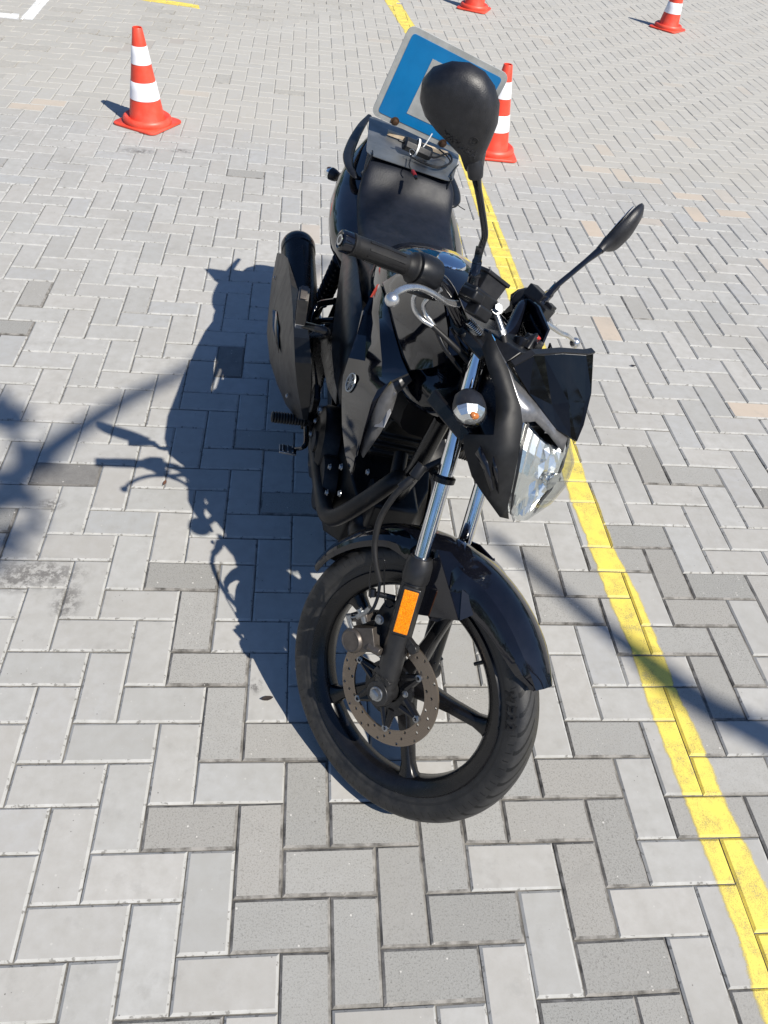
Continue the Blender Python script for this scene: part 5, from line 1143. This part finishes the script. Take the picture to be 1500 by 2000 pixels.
for q in ((-0.0941, -0.316, 0.3784), (0.6244, -0.279, 0.4533)):
    b = MB(); b.hexbolt(q, YD, .0055, .004); part(b, 'shield_bolt', 'zinc', ex)
b = MB(); b.add([(0.1379, -0.318, 0.3981), (0.2632, -0.319, 0.4697), (0.4198, -0.319, 0.5155), (0.5162, -0.312, 0.5011), (0.3907, -0.314, 0.4565), (0.2768, -0.319, 0.4232)], [[0, 1, 2, 3, 4, 5]]); b.xf(lambda p: p + V(0, -.0025, 0)); part(b, 'shield_slot', 'gloss', ex, solid=.001)
b = MB(); sl = m1 + md*(ml_-.052); b.box(sl + V(-.004, -.052, .033), (.012, .004, .008), (V(0, .55, .83).cross(md).normalized(), V(0, -.83, .55), md)); part(b, 'band_clip', 'alu', ex)
for s_ in (-1, 1):
    k0 = V((0.1138, -0.16, 0.6049)); k1 = V((0.063, -0.172, 0.4169)); k0.y *= -s_; k1.y *= -s_; kd = k1-k0; prs = [(.012, 0)]
    for k in range(9): prs += [(.026, kd.length*(.05 + .1*k)), (.026, kd.length*(.09 + .1*k)), (.018, kd.length*(.105 + .1*k)), (.018, kd.length*(.135 + .1*k))]
    b = MB(); b.lathe(prs + [(.02, kd.length), (.001, kd.length)], k0, kd, 20); b.tube([k1, k1 + kd.normalized()*.08], .012, 12); b.tube([k0, k0 - kd.normalized()*.05], .014, 12); part(b, 'rear_shock', 'satin', smooth=30)
# foot controls
b = MB(); f0 = V((0.5939, -0.205, 0.3636)); f1 = V((0.5963, -0.3, 0.355)); d = (f1-f0).normalized(); L2 = (f1-f0).length; pr = [(.012, 0)]
for k in range(11): pr += [(.0165, .008 + k*(L2-.012)/11), (.0135, .008 + (k+.55)*(L2-.012)/11)]
pr += [(.016, L2-.004), (.012, L2), (.0001, L2+.002)]
b.lathe(pr, f0, d, 20); part(b, 'footpeg', 'rubber')
b = MB(); pr2 = [(r_, h_) for r_, h_ in pr]; b.lathe(pr2, V(f0.x, -f0.y, f0.z), V(d.x, -d.y, d.z), 20); part(b, 'footpeg', 'rubber')
b = MB(); b.box(V((0.5031, -0.185, 0.3534)), (.07, .018, .09)); b.box(V((0.5417, -0.195, 0.323)), (.04, .03, .035))
b.slab([V(q) for q in ((0.341, -0.2, 0.2799), (0.299, -0.2, 0.3812), (0.3371, -0.185, 0.3936), (0.5029, -0.18, 0.3908), (0.5017, -0.19, 0.3325))], (0, -.006, 0))
part(b, 'footpeg_bracket', 'satin', bevel=.003)
b = MB(); b.tube([(0.5825, -0.2, 0.3317), (0.6655, -0.205, 0.3524), (0.7018, -0.215, 0.3603), (0.6668, -0.225, 0.3211), (0.6669, -0.235, 0.3168)], [.008, .0075, .007, .006, .006], 10, 4, flat=(1, .7)); pd = part(b, 'brake_pedal', 'satin', smooth=50)
b = MB(); b.box(V((0.667, -0.245, 0.3124)), (.03, .045, .007)); 
for k in (-1, 0, 1): b.box(V((0.667, -0.245, 0.3124)) + V(0, .013*k, .005), (.026, .005, .005))
part(b, 'pedal_pad', 'zinc', pd, bevel=.001)
b = MB()
for nm_, pts in (('hanger_tube', [(0.2749, -0.17, 0.552), (0.2172, -0.2, 0.4987), (0.233, -0.215, 0.473), (0.2522, -0.215, 0.4359), (0.2414, -0.21, 0.4034)]), ('hanger_tube', [(0.2868, -0.16, 0.4977), (0.2742, -0.195, 0.4766), (0.2477, -0.21, 0.4344), (0.2259, -0.212, 0.3926)])): b = MB(); b.tube(pts, .0095, 12, 5); part(b, nm_, 'gloss', mir=True, smooth=50)
b = MB(); b.slab([V(q) for q in ((0.3953, -0.17, 0.5242), (0.2396, -0.19, 0.4167), (0.3875, -0.18, 0.4303), (0.5266, -0.165, 0.4307), (0.6356, -0.155, 0.4664), (0.5847, -0.16, 0.5096))], (0, .008, 0))
part(b, 'passenger_peg_hanger', 'satin', mir=True, smooth=50); b = MB(); b.slab([V(q) for q in ((0.2475, -0.2, 0.4192), (0.27, -0.19, 0.4277), (0.422, -0.17, 0.4572), (0.4808, -0.18, 0.3917), (0.5254, -0.185, 0.3529), (0.4861, -0.19, 0.3386))], (0, .008, 0))
part(b, 'passenger_peg_hanger', 'satin', mir=True, smooth=50)
b = MB(); g0 = V((0.7378, -0.312, 0.7386)); g1 = V((0.8085, -0.33, 0.8464)); b.box((g0+g1)/2, (.026, .018, (g1-g0).length), (V(1, 0, 0), V(0, 1, 0), (g1-g0).normalized())); dz = (g1-g0).normalized(); dx_ = dz.cross(YD).normalized(); dy_ = dz.cross(dx_)
b = MB(); b.loft([[g0 + dz*t*(g1-g0).length + dx_*a_*w_ + dy_*b_*.011 for a_, b_ in ((-1, -1), (1, -1), (1, 1), (-1, 1))] for t, w_ in ((0.02, .0095), (.3, .012), (.8, .0140), (.97, .0145))])
for k in range(6): b.box(g0 + dz*(.18 + .13*k)*(g1-g0).length + YD*.0125, (.024, .003, .0035), (dx_, YD, dz))
pp = part(b, 'passenger_peg', 'pegrubber', bevel=.002)
b = MB(); b.box(g1 + dz*.001, (.029, .014, .003), (dx_, dy_, dz)); part(b, 'peg_end_cap', 'caliper', pp, bevel=.001)
b = MB(); b.box(g0 - dz*.008, (.018, .022, .02), (dx_, dy_, dz)); part(b, 'peg_mount', 'alu', pp, bevel=.002)
b = MB(); b.tube([g0 - dz*.012, V(g0.x, -.25, g0.z - .01), (0.2922, -0.215, 0.4355)], [.008, .009, .010], 10, 4); part(b, 'peg_arm', 'satin', pp)
# side stand on the left
b = MB(); ft = V((0.6476, 0.2481, 0.058)); b.tube([V(.60, .12, .27), ft.lerp(V(.60, .12, .27), .1)], [.013, .011], 12); b.box(ft + V(0, .0, .004), (.05, .03, .006)); b.tube([V(.62, .11, .30), V(.70, .13, .22), ft.lerp(V(.60, .12, .27), .5)], .003, 8, 3); part(b, 'side_stand', 'engine', bevel=.001)
b = MB(); b.box((.60, .0, .22), (.10, .24, .03)); b.loft([section(x, .09, .52, .42, 12) for x in (.30, .36, .50, .56)]); part(b, 'underframe', 'satin', bevel=.006)
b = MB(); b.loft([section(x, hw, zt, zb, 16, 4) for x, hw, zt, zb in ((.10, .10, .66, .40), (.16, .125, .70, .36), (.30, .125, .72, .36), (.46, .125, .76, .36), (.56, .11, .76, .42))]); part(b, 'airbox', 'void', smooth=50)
# plastics closing the middle of the machine, shade put into their black
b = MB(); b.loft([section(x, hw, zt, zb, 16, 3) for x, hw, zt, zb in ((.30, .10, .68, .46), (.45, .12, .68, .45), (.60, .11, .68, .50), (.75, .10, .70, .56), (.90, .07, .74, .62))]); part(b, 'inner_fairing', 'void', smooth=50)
